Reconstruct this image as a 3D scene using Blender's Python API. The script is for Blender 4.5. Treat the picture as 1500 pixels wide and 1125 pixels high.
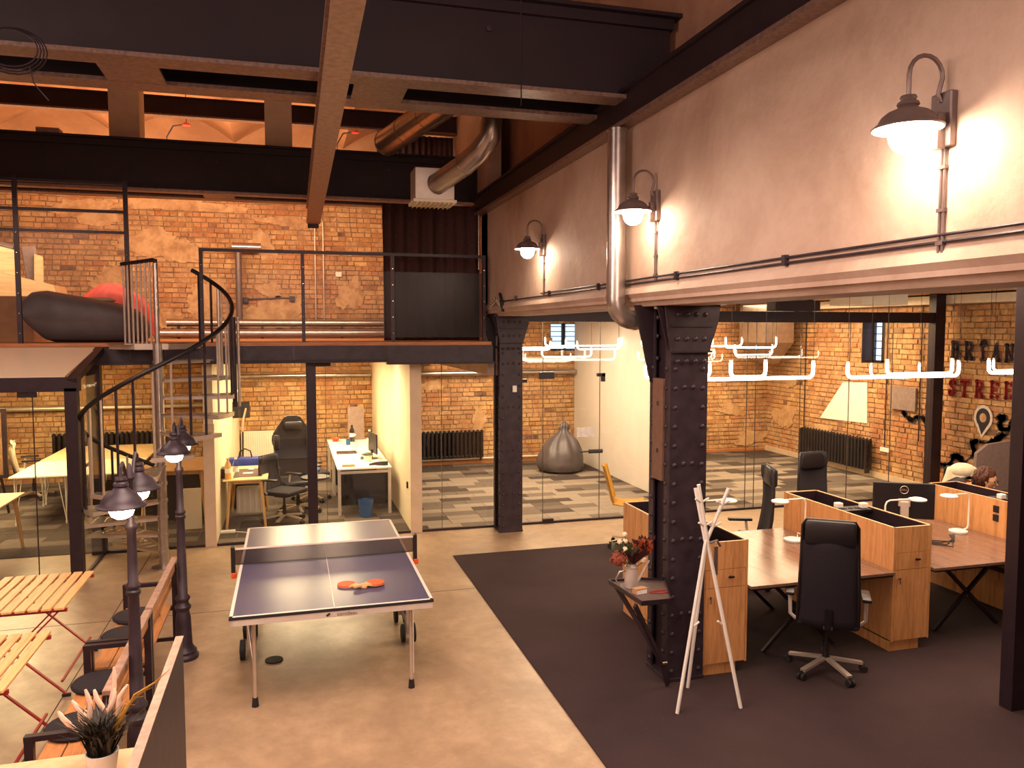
import bpy, bmesh, math, random
from mathutils import Vector, Matrix, Euler
random.seed(7)
PI = math.pi
S = bpy.context.scene
COL = S.collection
for o in list(bpy.data.objects): bpy.data.objects.remove(o)

# ------------------------------------------------------------ camera, world, exposure
H = 2.84
PITCH = math.atan(79/1160); YAW = math.atan(326/1160*math.cos(PITCH))
cam = bpy.data.cameras.new('camera'); co = bpy.data.objects.new('camera', cam); COL.objects.link(co)
co.location = (0, 0, H); co.rotation_euler = (PI/2-PITCH, 0, -YAW)
cam.sensor_width = 36; cam.lens = 1160/1500*36; cam.clip_start = .05; cam.clip_end = 200
S.camera = co
S.view_settings.view_transform = 'Standard'; S.view_settings.look = 'None'
S.view_settings.gamma = 1; S.view_settings.use_curve_mapping = False
S.view_settings.exposure = 0.85
w = bpy.data.worlds.new('world'); S.world = w; w.use_nodes = True
w.node_tree.nodes['Background'].inputs[0].default_value = (.30, .16, .22, 1)
w.node_tree.nodes['Background'].inputs[1].default_value = .35

def area(name, loc, size, power, col, rot=(0,0,0), sy=None):
    l = bpy.data.lights.new(name, 'AREA'); l.energy = power; l.color = col; l.size = size
    l.shape = 'RECTANGLE'; l.size_y = sy or size
    o = bpy.data.objects.new(name, l); COL.objects.link(o); o.location = loc; o.rotation_euler = rot
    return o
WARM = (1, .70, .46); ORNG = (1, .50, .22); SOFT = (1, .72, .60)
area('hall_ceiling_fill', (-.3, 3.8, 4.3), 1.8, 150, SOFT, sy=3.4)  # added soft fill from above for the hall, not a fixture
area('hall_side_fill', (-4.8, 2.6, 4.4), 3.2, 120, SOFT, (0, math.radians(-62), 0))  # fill added at the left to lift the hall, no lamp stands there
area('stair_fill', (-3.4, 8.0, 4.45), 1.2, 45, SOFT)  # extra fill added to brighten the canopy, stair and left tables
area('hall_front_fill', (1.2, -1.6, 4.2), 4, 110, SOFT, (math.radians(68), 0, 0), sy=2.5)  # unseen fill added behind the camera, aimed into the hall
area('left_room_light', (-4.2, 13.2, 2.36), 1.2, 150, (1,.72,.36), sy=3.5)
area('middle_room_light', (.3, 13.4, 2.36), 1.2, 145, (1,.74,.42), sy=4)
area('lounge_light', (3.9, 13.2, 3.0), 1.8, 190, (1,.74,.46), sy=3.6)
area('back_office_light', (8.5, 13.6, 3.38), 3.4, 290, (1,.72,.42), sy=4.2)
area('desk_hall_light', (5.6, 6.2, 3.35), 4.5, 190, (1,.72,.5), sy=4)
area('gallery_wall_light', (-1.0, 12.6, 4.9), 5.5, 145, (1,.68,.44), (math.radians(62), 0, 0), sy=.5)
area('gallery_uplight', (-2.5, 14.2, 4.95), 6, 85, ORNG, (PI, 0, 0), sy=1.5)
area('gallery_left_wall_light', (-5.2, 12.2, 4.2), 2, 22, WARM, (math.radians(75), 0, 0), sy=.6)

# ------------------------------------------------------------ pixel helpers (measure a point of the place from the photograph)
_fw = Vector((math.sin(YAW)*math.cos(PITCH), math.cos(YAW)*math.cos(PITCH), -math.sin(PITCH)))
_rt = Vector((math.cos(YAW), -math.sin(YAW), 0)); _up = _rt.cross(_fw)
def _ray(x, y): return _fw + _rt*((x-750)/1160) + _up*(-(y-562.5)/1160)
def onz(x, y, z=0): d = _ray(x, y); t = (z-H)/d.z; return Vector((d.x*t, d.y*t, z))
def ony(x, y, Y): d = _ray(x, y); t = Y/d.y; return Vector((d.x*t, Y, H+d.z*t))
def onx(x, y, X): d = _ray(x, y); t = X/d.x; return Vector((X, d.y*t, H+d.z*t))

# ------------------------------------------------------------ materials
def lin(c):
    def f(v): v /= 255; return v/12.92 if v <= .04045 else ((v+.055)/1.055)**2.4
    return (f(c[0]), f(c[1]), f(c[2]), 1)
class NT:
    def __init__(s, name):
        s.m = bpy.data.materials.new(name); s.m.use_nodes = True; s.t = s.m.node_tree; s.b = s.t.nodes['Principled BSDF']
    def n(s, ty, **k):
        nd = s.t.nodes.new(ty)
        for a, v in k.items():
            if a.startswith('i_'):
                key = a[2:]; key = int(key) if key.isdigit() else key.replace('_', ' ')
                nd.inputs[key].default_value = v
            else: setattr(nd, a, v)
        return nd
    def l(s, a, b): s.t.links.new(a, b)
    def mix(s, f, a, b, bt='MIX'):
        m = s.n('ShaderNodeMix', data_type='RGBA', blend_type=bt)
        for sock, v in ((m.inputs[0], f), (m.inputs[6], a), (m.inputs[7], b)):
            if isinstance(v, (int, float, tuple)): sock.default_value = v
            else: s.l(v, sock)
        return m.outputs[2]
    def ramp(s, f, stops):
        r = s.n('ShaderNodeValToRGB'); e = r.color_ramp.elements
        while len(e) < len(stops): e.new(.5)
        for i, (p, c) in enumerate(stops): e[i].position = p; e[i].color = c
        s.l(f, r.inputs[0]); return r.outputs[0]
    def bump(s, h, st=.3, d=.01):
        b = s.n('ShaderNodeBump'); b.inputs['Strength'].default_value = st; b.inputs['Distance'].default_value = d
        s.l(h, b.inputs['Height']); s.l(b.outputs[0], s.b.inputs['Normal'])
def coord(t, scale=(1,1,1), world=False):
    if world: c = t.n('ShaderNodeNewGeometry').outputs['Position']
    else: c = t.n('ShaderNodeTexCoord').outputs['Object']
    mp = t.n('ShaderNodeMapping'); mp.inputs['Scale'].default_value = scale; t.l(c, mp.inputs[0]); return mp.outputs[0]
def noise(t, v, scale, det=4, rough=.55, dist=0):
    n = t.n('ShaderNodeTexNoise'); n.inputs['Scale'].default_value = scale; n.inputs['Detail'].default_value = det
    n.inputs['Roughness'].default_value = rough; n.inputs['Distortion'].default_value = dist
    t.l(v, n.inputs['Vector']); return n.outputs['Fac']
def simple(name, c, rough=.5, metal=0, var=.12, scale=18, bump=.08, c2=None, spec=None):
    t = NT(name); v = coord(t, world=False); f = noise(t, v, scale)
    a = lin(c); b = lin(c2) if c2 else tuple([x*(1-var*2) for x in a[:3]]+[1])
    t.l(t.ramp(f, [(.3, b), (.7, a)]), t.b.inputs['Base Color'])
    t.b.inputs['Roughness'].default_value = rough; t.b.inputs['Metallic'].default_value = metal
    if spec is not None: t.b.inputs['Specular IOR Level'].default_value = spec
    if bump: t.bump(f, bump, .004)
    return t.m
def emis(name, c, st):
    t = NT(name); t.b.inputs['Base Color'].default_value = lin(c)
    t.b.inputs['Emission Color'].default_value = lin(c); t.b.inputs['Emission Strength'].default_value = st; return t.m
def wood(name, c1, c2, axis='z', rough=.45, sc=1):
    t = NT(name); s = {'x': (.6, 9, 9), 'y': (9, .6, 9), 'z': (9, 9, .6)}[axis]
    v = coord(t, tuple(x*sc for x in s)); f = noise(t, v, 2.2, 6, .6, .6)
    v2 = coord(t, tuple(x*sc*6 for x in s)); f2 = noise(t, v2, 2.5, 3)
    c = t.ramp(f, [(.3, lin(c2)), (.5, lin(c1)), (.72, tuple(min(1, x*1.18) for x in lin(c1)[:3])+(1,))])
    c = t.mix(.35, c, t.ramp(f2, [(.35, lin(c2)), (.6, lin(c1))]))
    t.l(c, t.b.inputs['Base Color']); t.b.inputs['Roughness'].default_value = rough; t.bump(f2, .08, .002); return t.m
def glassmat(name, tint=(1,1,1,1), refl=.07):
    t = NT(name); t.t.nodes.remove(t.b)
    tr = t.n('ShaderNodeBsdfTransparent'); tr.inputs[0].default_value = tint
    gl = t.n('ShaderNodeBsdfGlossy'); gl.inputs['Roughness'].default_value = .01; gl.inputs[0].default_value = (1,1,1,1)
    fr = t.n('ShaderNodeFresnel'); ior = {'railing_acrylic': 1.16, 'smoked_panel': 1.3}.get(name, 1.35)
    # keep the same reflectance on both faces of a thin sheet (no total internal reflection)
    gm = t.n('ShaderNodeNewGeometry'); ml = t.n('ShaderNodeMath', operation='MULTIPLY_ADD'); ml.inputs[1].default_value = -2; ml.inputs[2].default_value = 1
    pw = t.n('ShaderNodeMath', operation='POWER'); pw.inputs[0].default_value = ior
    t.l(gm.outputs['Backfacing'], ml.inputs[0]); t.l(ml.outputs[0], pw.inputs[1]); t.l(pw.outputs[0], fr.inputs[0])
    mx = t.n('ShaderNodeMixShader'); t.l(fr.outputs[0], mx.inputs[0]); t.l(tr.outputs[0], mx.inputs[1]); t.l(gl.outputs[0], mx.inputs[2])
    out = [n for n in t.t.nodes if n.type == 'OUTPUT_MATERIAL'][0]; t.l(mx.outputs[0], out.inputs[0]); return t.m

def brickmat(name, per_object, A, B, C, D):
    """per brick random tone (attribute or object random) + broad world noise for colour fields and lime wash"""
    t = NT(name); wv = coord(t, world=True)
    if per_object: r = t.n('ShaderNodeObjectInfo').outputs['Random']
    else: r = t.n('ShaderNodeAttribute', attribute_name='rnd').outputs['Fac']
    tone = t.ramp(r, [(0, lin((84,62,62))), (.025, lin((88,64,62))), (.035, lin(C)), (.25, lin(B)), (.62, lin(A)), (1, tuple(x*1.12 for x in lin(A)[:3])+(1,))])
    big = noise(t, wv, .55, 5, .65, .4)
    tone2 = t.ramp(r, [(0, lin(D)), (.2, lin(C)), (.55, lin(C)), (1, lin(B))])
    f = t.ramp(big, [(.46, (0,0,0,1)), (.58, (1,1,1,1))])
    c = t.mix(f, tone, tone2)
    wash = noise(t, wv, 1.1, 7, .7, .8)
    wf = t.ramp(wash, [(.44, (0,0,0,1)), (.60, (.8,.8,.8,1))])
    c = t.mix(wf, c, lin((198,160,118)))
    grime = noise(t, wv, 3.2, 8, .75, 1.2); c = t.mix(t.ramp(grime, [(.42, (.55,.55,.55,1)), (.56, (0,0,0,1))]), c, lin((134,98,68)))
    fine = noise(t, wv, 26, 5, .7)
    c = t.mix(t.ramp(fine, [(.3, (.55,.55,.55,1)), (.62, (0,0,0,1))]), c, t.mix(.5, c, (0.02,.012,.01,1)))
    t.l(c, t.b.inputs['Base Color']); t.b.inputs['Roughness'].default_value = .9
    t.bump(fine, .6, .012); return t.m
YB = ((206,164,110), (194,142,88), (184,116,74), (150,104,76))
M = {}
M['brick_o'] = brickmat('brick_single', True, *YB); M['brick_s'] = brickmat('brick_mass', False, *YB)
def plaster(name, a, b, sc=1.2, world=True, rough=.75, bump=.25):
    t = NT(name); v = coord(t, world=world); f = noise(t, v, sc, 7, .65, .5); g = noise(t, v, 14, 5, .6)
    c = t.ramp(f, [(.35, lin(b)), (.6, lin(a))]); c = t.mix(t.ramp(g, [(.35, (.18,)*3+(1,)), (.55, (0,0,0,1))]), c, lin(b))
    t.l(c, t.b.inputs['Base Color']); t.b.inputs['Roughness'].default_value = rough
    mx = t.n('ShaderNodeMath', operation='ADD'); t.l(f, mx.inputs[0]); t.l(g, mx.inputs[1]); t.bump(mx.outputs[0], bump, .02); return t.m
M['mortar'] = plaster('mortar', (158,120,82), (104,74,50), 3)
M['patch'] = plaster('plaster_patch', (196,158,114), (158,116,78), 4.5, bump=.6)
M['plaster'] = plaster('wall_plaster', (196,172,154), (170,142,124), .9)
M['plaster_dark'] = plaster('upper_plaster', (178,136,110), (148,104,82), .9)
M['vault'] = plaster('vault_plaster', (180,140,104), (150,110,80), .7)
M['cream'] = simple('cream_board', (222,206,176), .6, var=.05, scale=3, bump=.02)
M['cream_edge'] = simple('cream_edge', (205,180,150), .6, var=.08, scale=5, bump=.02)
M['grey_wall'] = simple('grey_white_wall', (206,196,186), .7, var=.04, scale=3, bump=.02)
M['ceil_dark'] = simple('dark_ceiling', (70,48,46), .9, var=.2, scale=2)
M['ceil_beige'] = simple('beige_ceiling', (196,165,135), .8, var=.08, scale=2)
# concrete with stains, cracks and a satin finish
t = NT('polished_concrete'); v = coord(t, world=True); f = noise(t, v, .8, 8, .68, .6); g = noise(t, v, 6, 6, .7)
c = t.ramp(f, [(.3, lin((140,116,92))), (.5, lin((166,140,112))), (.7, lin((186,160,130)))])
c = t.mix(t.ramp(g, [(.35, (.35,)*3+(1,)), (.6, (0,0,0,1))]), c, lin((120,96,76)))
t.l(c, t.b.inputs['Base Color']); t.l(t.ramp(f, [(.3, (.42,)*3+(1,)), (.7, (.30,)*3+(1,))]), t.b.inputs['Roughness']); t.bump(g, .05, .004)
M['concrete'] = t.m
def carpet(name, c1, c2, per=None):
    t = NT(name); v = coord(t, world=True); f = noise(t, v, 220, 2)
    if per == 'o': r = t.n('ShaderNodeObjectInfo').outputs['Random']
    elif per == 'a': r = t.n('ShaderNodeAttribute', attribute_name='rnd').outputs['Fac']
    if per: base = t.ramp(r, [(0, lin((82,72,68))), (.2, lin((88,78,72))), (.21, lin((116,104,96))), (.58, lin((124,112,103))), (.6, lin((150,136,124))), (1, lin((160,146,132)))])
    else: base = t.mix(noise(t, v, 1.5, 4), lin(c1), lin(c2))
    c = t.mix(f, t.mix(.6, base, (0,0,0,1)), base)
    t.l(c, t.b.inputs['Base Color']); t.b.inputs['Roughness'].default_value = 1; t.b.inputs['Specular IOR Level'].default_value = .1
    t.bump(f, .6, .004); return t.m
M['carpet'] = carpet('dark_carpet', (82,66,66), (58,46,50)); M['tile_o'] = carpet('carpet_tile', 0, 0, 'o'); M['tile_s'] = carpet('carpet_tile_mass', 0, 0, 'a')
M['iron'] = simple('black_iron', (58,44,54), .5, .1, .3, 9, .25); M['seam'] = simple('glass_joint', (70,54,46), .4)
M['iron_dark'] = simple('girder_paint', (36,18,28), .6, .0, .2, 6, .2)
M['flange'] = simple('flange_paint', (150,122,112), .38, .25, .25, 30, .25)
M['ybeam'] = simple('brown_beam', (176,142,124), .45, .1, .2, 20, .2)
M['black'] = simple('black_frame', (50,36,44), .4, .3, .15, 12, .05)
M['blackplastic'] = simple('black_plastic', (24,20,26), .4, 0, .1, 20, .03)
M['blackfab'] = simple('black_fabric', (34,26,34), .9, 0, .2, 90, .15)
M['leather'] = simple('black_leather', (30,24,28), .42, 0, .2, 60, .15)
M['steel'] = simple('galvanised_steel', (186,176,170), .28, .9, .12, 9, .05)
M['chrome'] = simple('chrome', (215,208,200), .15, 1, .03, 9, 0)
M['silver'] = simple('silver_paint', (205,190,175), .35, .6, .08, 9, .03)
M['alu'] = simple('white_aluminium', (212,200,190), .4, .4, .06, 9, .02)
M['white'] = simple('white_paint', (232,226,216), .4, 0, .03, 9, .01)
M['offwhite'] = simple('off_white', (226,214,190), .5, 0, .05, 9, .02)
M['oak'] = wood('oak_front', (206,150,96), (150,96,56)); M['oakedge'] = simple('pale_oak_edge', (222,180,132), .5)
M['desktop'] = wood('brown_desktop', (120,90,74), (92,66,54), 'y', .25, .7)
M['floorwood'] = wood('gallery_edge_timber', (176,112,66), (130,76,44), 'x')
M['slat'] = wood('table_slat', (226,176,116), (178,122,70), 'y'); M['benchslat'] = wood('bench_slat', (194,132,78), (140,86,46), 'y')
M['birch'] = wood('birch_board', (222,192,142), (196,158,108), 'x', .5); M['legwood'] = wood('leg_wood', (206,164,104), (170,122,70), 'z')
M['board'] = simple('brown_board', (112,80,64), .7); M['card'] = simple('cardboard', (186,140,96), .85, 0, .1, 8, .05)
M['red'] = simple('red_paint', (160,36,36), .45); M['redfab'] = simple('red_nylon', (236,84,72), .6, 0, .1, 6)
M['greyfab'] = simple('grey_nylon', (84,76,80), .5, 0, .12, 6); M['greyfab2'] = simple('charcoal_nylon', (98,84,88), .55, 0, .12, 6)
M['curtain'] = simple('brown_curtain', (78,46,44), .9, 0, .2, 30, .1)
M['hoodie'] = simple('cream_cloth', (232,218,184), .85, 0, .08, 12, .2)
M['bluetop'] = simple('blue_table_top', (78,76,104), .28, 0, .06, 3, .02)
M['line'] = simple('white_line', (226,214,204), .4, 0, .03)
M['paddle'] = simple('orange_rubber', (236,84,30), .5, 0, .05, 30); M['padwood'] = simple('paddle_wood', (226,180,120), .5)
M['padding'] = None; del M['padding']; M['orange'] = simple('orange_plastic', (226,80,30), .4)
M['rubber'] = simple('black_rubber', (26,22,24), .7)
M['glass'] = glassmat('clear_glass', (.97,.98,.97,1)); M['acrylic'] = glassmat('railing_acrylic', (.93,.93,.92,1)); M['acrylic'].node_tree.nodes['Glossy BSDF'].inputs['Roughness'].default_value = .3; M['bottle'] = glassmat('bottle_plastic', (.85,.9,.95,1))
M['net'] = glassmat('net_mesh', (.45,.42,.45,1))
t = NT('frosted_canopy'); t.t.nodes.remove(t.b)
tr = t.n('ShaderNodeBsdfDiffuse'); tr.inputs[0].default_value = lin((235,218,190)); tp = t.n('ShaderNodeBsdfTransparent'); df = t.n('ShaderNodeBsdfGlossy'); df.inputs['Roughness'].default_value = .25; df.inputs[0].default_value = lin((210,195,170))
m1 = t.n('ShaderNodeMixShader'); m1.inputs[0].default_value = .25; t.l(tr.outputs[0], m1.inputs[1]); t.l(tp.outputs[0], m1.inputs[2])
m2 = t.n('ShaderNodeMixShader'); m2.inputs[0].default_value = .3; t.l(m1.outputs[0], m2.inputs[1]); t.l(df.outputs[0], m2.inputs[2])
t.l(m2.outputs[0], [n for n in t.t.nodes if n.type == 'OUTPUT_MATERIAL'][0].inputs[0]); M['frost'] = t.m
M['mesh'] = glassmat('smoked_panel', (.62,.52,.52,1)); M['mesh'].node_tree.nodes['Glossy BSDF'].inputs['Roughness'].default_value = .35
M['bulb'] = emis('warm_bulb', (255,232,205), 60); M['bulb2'] = emis('street_bulb', (255,222,178), 30)
M['tube'] = emis('led_tube', (255,240,222), 12); M['daylight'] = emis('daylight_pane', (150,176,205), 1.6)
M['panel_light'] = emis('light_panel', (255,240,215), 4)
M['shade'] = simple('grey_enamel', (112,94,90), .4, .3); M['shade_in'] = simple('white_enamel', (236,228,214), .4)
M['skin'] = simple('skin', (226,170,134), .55, 0, .04, 20, .02); M['hair'] = simple('brown_hair', (96,52,36), .55, 0, .35, 60, .4)
M['navy'] = simple('dark_jumper', (34,28,38), .85, 0, .15, 30, .1); M['denim'] = simple('denim', (58,62,84), .8)
M['screen'] = simple('dark_screen', (20,18,24), .2); M['blue'] = simple('blue_plastic', (30,90,150), .4); M['bluebag'] = simple('blue_bag', (36,56,150), .5)
M['leaf'] = simple('dark_grass_leaf', (46,40,26), .6, 0, .3, 10); M['leafy'] = simple('yellow_leaf', (170,126,44), .6); M['green'] = simple('olive_leaf', (84,90,62), .7)
M['pampas'] = simple('pampas_plume', (232,198,172), .95, 0, .08, 40, .3); M['flower'] = simple('dried_flower', (150,74,52), .9, 0, .3, 60, .4)
M['maroon'] = simple('maroon_leaf', (72,22,28), .8); M['rust'] = simple('rust_leaf', (184,84,40), .8); M['pom'] = simple('cream_pompom', (238,220,190), .9)
M['ink'] = simple('grey_paint_letters', (74,58,62), .9); M['inkred'] = simple('red_paint_letters', (150,34,36), .9); M['inkdk'] = simple('charcoal_paint', (48,42,46), .9)
M['halo'] = simple('pale_paint', (214,204,196), .9); M['yellow'] = simple('mustard_shell', (206,150,40), .5)
M['greypanel'] = simple('taupe_panel', (140,118,110), .8); M['paper'] = simple('paper', (236,232,226), .7); M['pink'] = simple('pink_bottle', (222,150,130), .4)

# ------------------------------------------------------------ mesh builder
class MB:
    def __init__(s): s.b = bmesh.new()
    def box(s, a, b, bev=0, mat=None):
        c = [(a[i]+b[i])/2 for i in range(3)]; d = [abs(b[i]-a[i]) for i in range(3)]
        return s.obox(c, d, mat, bev)
    def obox(s, c, d, rot=None, bev=0):
        r = bmesh.ops.create_cube(s.b, size=1)
        R = rot.to_matrix().to_4x4() if isinstance(rot, Euler) else (rot or Matrix.Identity(4))
        bmesh.ops.transform(s.b, matrix=Matrix.Translation(Vector(c)) @ R @ Matrix.Diagonal((d[0], d[1], d[2], 1)), verts=r['verts'])
        if bev:
            ed = list({e for v in r['verts'] for e in v.link_edges})
            bmesh.ops.bevel(s.b, geom=ed, offset=min(bev, min(d)*.45), segments=2, affect='EDGES', profile=.5)
        return s
    def bar(s, p, q, wd, hd=None, up=(0,0,1)):
        p, q = Vector(p), Vector(q); d = q-p; L = d.length; z = d.normalized(); u = Vector(up)
        if abs(z.dot(u)) > .98: u = Vector((0,1,0))
        x = u.cross(z).normalized(); y = z.cross(x)
        R = Matrix((x, y, z)).transposed().to_4x4()
        return s.obox((p+q)/2, (wd, hd or wd, L), R)
    def cyl(s, p, q, r, r2=None, seg=12, cap=True):
        p, q = Vector(p), Vector(q); d = q-p
        R = d.to_track_quat('Z', 'Y').to_matrix().to_4x4()
        bmesh.ops.create_cone(s.b, cap_ends=cap, segments=seg, radius1=r, radius2=r if r2 is None else r2, depth=d.length, matrix=Matrix.Translation((p+q)/2) @ R)
        return s
    def tube(s, pts, r, seg=8, closed=False):
        pts = [Vector(p) for p in pts]; n = len(pts); rings = []; prev = None
        rr = r if isinstance(r, (list, tuple)) else [r]*n
        for i, p in enumerate(pts):
            a = pts[i-1] if (i or closed) else p; b = pts[(i+1) % n] if (i < n-1 or closed) else p
            t_ = (b-a).normalized()
            if prev is None: u = Vector((0,0,1)) if abs(t_.z) < .9 else Vector((1,0,0)); x = u.cross(t_).normalized()
            else: x = (prev - t_*prev.dot(t_)).normalized()
            prev = x; y = t_.cross(x)
            rings.append([s.b.verts.new(p+(x*math.cos(k*2*PI/seg)+y*math.sin(k*2*PI/seg))*rr[i]) for k in range(seg)])
        for i in range(n if closed else n-1):
            A, B = rings[i], rings[(i+1) % n]
            for k in range(seg): s.b.faces.new((A[k], A[(k+1) % seg], B[(k+1) % seg], B[k]))
        if not closed: s.b.faces.new(rings[0][::-1]); s.b.faces.new(rings[-1])
        return s
    def lathe(s, prof, c=(0,0,0), seg=20, axis=None):
        c = Vector(c); R = axis.to_matrix() if axis else Matrix.Identity(3); rings = []
        for r, z in prof:
            if r < 1e-5: rings.append([s.b.verts.new(c+R@Vector((0,0,z)))])
            else: rings.append([s.b.verts.new(c+R@Vector((r*math.cos(k*2*PI/seg), r*math.sin(k*2*PI/seg), z))) for k in range(seg)])
        for A, B in zip(rings, rings[1:]):
            for k in range(seg):
                f = [A[k % len(A)], A[(k+1) % len(A)], B[(k+1) % len(B)], B[k % len(B)]]
                f = list(dict.fromkeys(f))
                if len(f) > 2:
                    try: s.b.faces.new(f)
                    except ValueError: pass
        return s
    def ball(s, c, r, sc=(1,1,1), u=14, v=9, rot=None):
        R = rot.to_matrix().to_4x4() if rot else Matrix.Identity(4)
        bmesh.ops.create_uvsphere(s.b, u_segments=u, v_segments=v, radius=r, matrix=Matrix.Translation(Vector(c)) @ R @ Matrix.Diagonal((*sc, 1))); return s
    def prism(s, poly, z0, z1, plane='xy'):
        def P3(a, b, c): return {'xy': (a, b, c), 'xz': (a, c, b), 'yz': (c, a, b)}[plane]
        A = [s.b.verts.new(P3(x, y, z0)) for x, y in poly]; B = [s.b.verts.new(P3(x, y, z1)) for x, y in poly]; n = len(poly)
        s.b.faces.new(A[::-1]); s.b.faces.new(B)
        for k in range(n): s.b.faces.new((A[k], A[(k+1) % n], B[(k+1) % n], B[k]))
        return s
    def poly(s, vs, fs):
        V = [s.b.verts.new(v) for v in vs]
        for f in fs: s.b.faces.new([V[i] for i in f])
        return s
OFF = {}
def TH(name, label, cat, loc=(0,0,0), rz=0, group=None, world=False):
    o = bpy.data.objects.new(name, None); COL.objects.link(o); o.empty_display_size = .1
    o.location = loc; o.rotation_euler = (0, 0, rz); o['label'] = label; o['category'] = cat
    if group: o['group'] = group
    if world: OFF[o.name] = Vector(loc)
    return o
def P(name, mb, mat, parent=None, smooth=False, label=None, **props):
    me = bpy.data.meshes.new(name)
    bmesh.ops.recalc_face_normals(mb.b, faces=mb.b.faces)
    if parent is not None and parent.name in OFF:
        bmesh.ops.translate(mb.b, vec=-OFF[parent.name], verts=mb.b.verts)
    mb.b.to_mesh(me); mb.b.free()
    me.materials.append(M[mat] if isinstance(mat, str) else mat)
    if smooth:
        for p in me.polygons: p.use_smooth = True
        try: me.set_sharp_from_angle(angle=math.radians(42))
        except Exception: pass
    o = bpy.data.objects.new(name, me); COL.objects.link(o)
    if parent is not None:
        o.parent = parent
        if parent.name in OFF: OFF[o.name] = OFF[parent.name]
    if label: o['label'] = label
    for k, v_ in props.items(): o[k] = v_
    return o
def T1(name, label, cat, mb, mat, group=None, smooth=False):
    o = P(name, mb, mat, None, smooth, label); o['category'] = cat
    me = o.data; zs = [v.co for v in me.vertices]; c = Vector((sum(v.x for v in zs)/len(zs), sum(v.y for v in zs)/len(zs), min(v.z for v in zs)))
    me.transform(Matrix.Translation(-c)); o.location = c
    if group: o['group'] = group
    return o
def ST(name, mb, mat, parent=None, smooth=False):
    o = P(name, mb, mat, parent, smooth)
    if parent is None: o['kind'] = 'structure'
    return o
def bx(*a, **k): return MB().box(*a, **k)
def dup(root, loc=None, rz=None, label=None, group=None):
    def cp(o, par):
        c = o.copy(); COL.objects.link(c); c.parent = par
        for ch in kids.get(o.name, []): cp(ch, c)
        return c
    kids = {}
    for o in COL.objects:
        if o.parent: kids.setdefault(o.parent.name, []).append(o)
    r = cp(root, None)
    if loc is not None: r.location = loc
    if rz is not None: r.rotation_euler = (0, 0, rz)
    if label: r['label'] = label
    if group: r['group'] = group
    return r

# ------------------------------------------------------------ SHELL
XW, YG, YBK, XR = 2.70, 10.95, 16.35, 10.85
ZM = 2.68           # gallery floor top
floor = ST('floor', bx((-7, -2, -.2), (XR+.3, YBK+.4, 0)), 'concrete')
# floor joints sawn in the concrete (dark sealant strips)
jm = MB(); [jm.box((-7, y, 0), (1.92, y+.008, .001)) for y in (4.0, 8.35)]; [jm.box((x, -2, 0), (x+.008, YG-.1, .001)) for x in (-1.75, )]
P('floor_joint', jm, 'rubber', floor, kind='stuff')
P('floor_vent', MB().cyl((-.18, 6.95, 0), (-.18, 6.95, .012), .075, seg=24), 'rubber', floor)
carp = ST('floor_carpet', bx((1.93, -2, .0005), (XR, 9.63, .012)), 'carpet')

def brick_wall(wall, org, u, nrm, W, z0, z1, holes=(), skip=lambda a, z: False, near=None, n_single=300, seed=1, ch=.096):
    rnd = random.Random(seed); u = Vector(u); nrm = Vector(nrm); org = Vector(org); lst = []
    z = z0; row = 0
    while z < z1-.02:
        a = -rnd.random()*.2
        while a < W:
            L = rnd.choice((.245, .245, .12) if row % 2 else (.125, .245, .125, .125)); a0, a1 = max(a, 0), min(a+L, W)
            a += L+.011+rnd.uniform(-.003,.004)
            if a1-a0 < .03: continue
            mid = (a0+a1)/2
            if any(h[0] < mid < h[1] and h[2] < z+ch/2 < h[3] for h in holes): continue
            if skip(mid, z): continue
            lst.append((a0, a1, z+rnd.uniform(0, .006)+.004*math.sin(mid*2.1+row), min(z+ch-.010-rnd.uniform(0,.004), z1), rnd.uniform(.004, .026), rnd.random()))
        z += ch; row += 1
    lst.sort(key=lambda b: (near(org+u*((b[0]+b[1])/2)+Vector((0,0,b[2])))))
    verts, faces, rn = [], [], []
    def pts(b):
        a0, a1, c0, c1, d, r = b; q = []
        for dd in (-.02, d):
            for (a, c) in ((a0, c0), (a1, c0), (a1, c1), (a0, c1)):
                q.append(u*a+Vector((0,0,c))+nrm*dd)
        e = .004
        for i, (sx, sz) in zip(range(4, 8), ((e, e), (-e, e), (-e, -e), (e, -e))): q[i] = q[i]+u*sx+Vector((0,0,sz))
        return q
    F = ((4,5,6,7), (0,1,5,4), (1,2,6,5), (2,3,7,6), (3,0,4,7))
    meshes = {}
    for b in lst[:n_single]:
        key = (round(b[1]-b[0], 3), round(b[4]/.008))
        if key not in meshes:
            bb = (0, key[0], 0, ch-.012, key[1]*.008+.002, 0); me = bpy.data.meshes.new('brick'); me.from_pydata([tuple(p) for p in pts(bb)], [], F); me.materials.append(M['brick_o']); meshes[key] = me
        o = bpy.data.objects.new('brick', meshes[key]); COL.objects.link(o); o.parent = wall; o.location = org+u*b[0]+Vector((0,0,b[2]))
    for b in lst[n_single:]:
        k = len(verts); verts += [tuple(org+p) for p in pts(b)]; faces += [tuple(i+k for i in f) for f in F]; rn += [b[5]]*20
    me = bpy.data.meshes.new('bricks'); me.from_pydata(verts, [], faces); at_ = me.attributes.new('rnd', 'FLOAT', 'CORNER'); at_.data.foreach_set('value', rn)
    me.materials.append(M['brick_s']); o = bpy.data.objects.new('bricks', me); COL.objects.link(o); o.parent = wall; o['kind'] = 'stuff'
    return o
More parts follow.
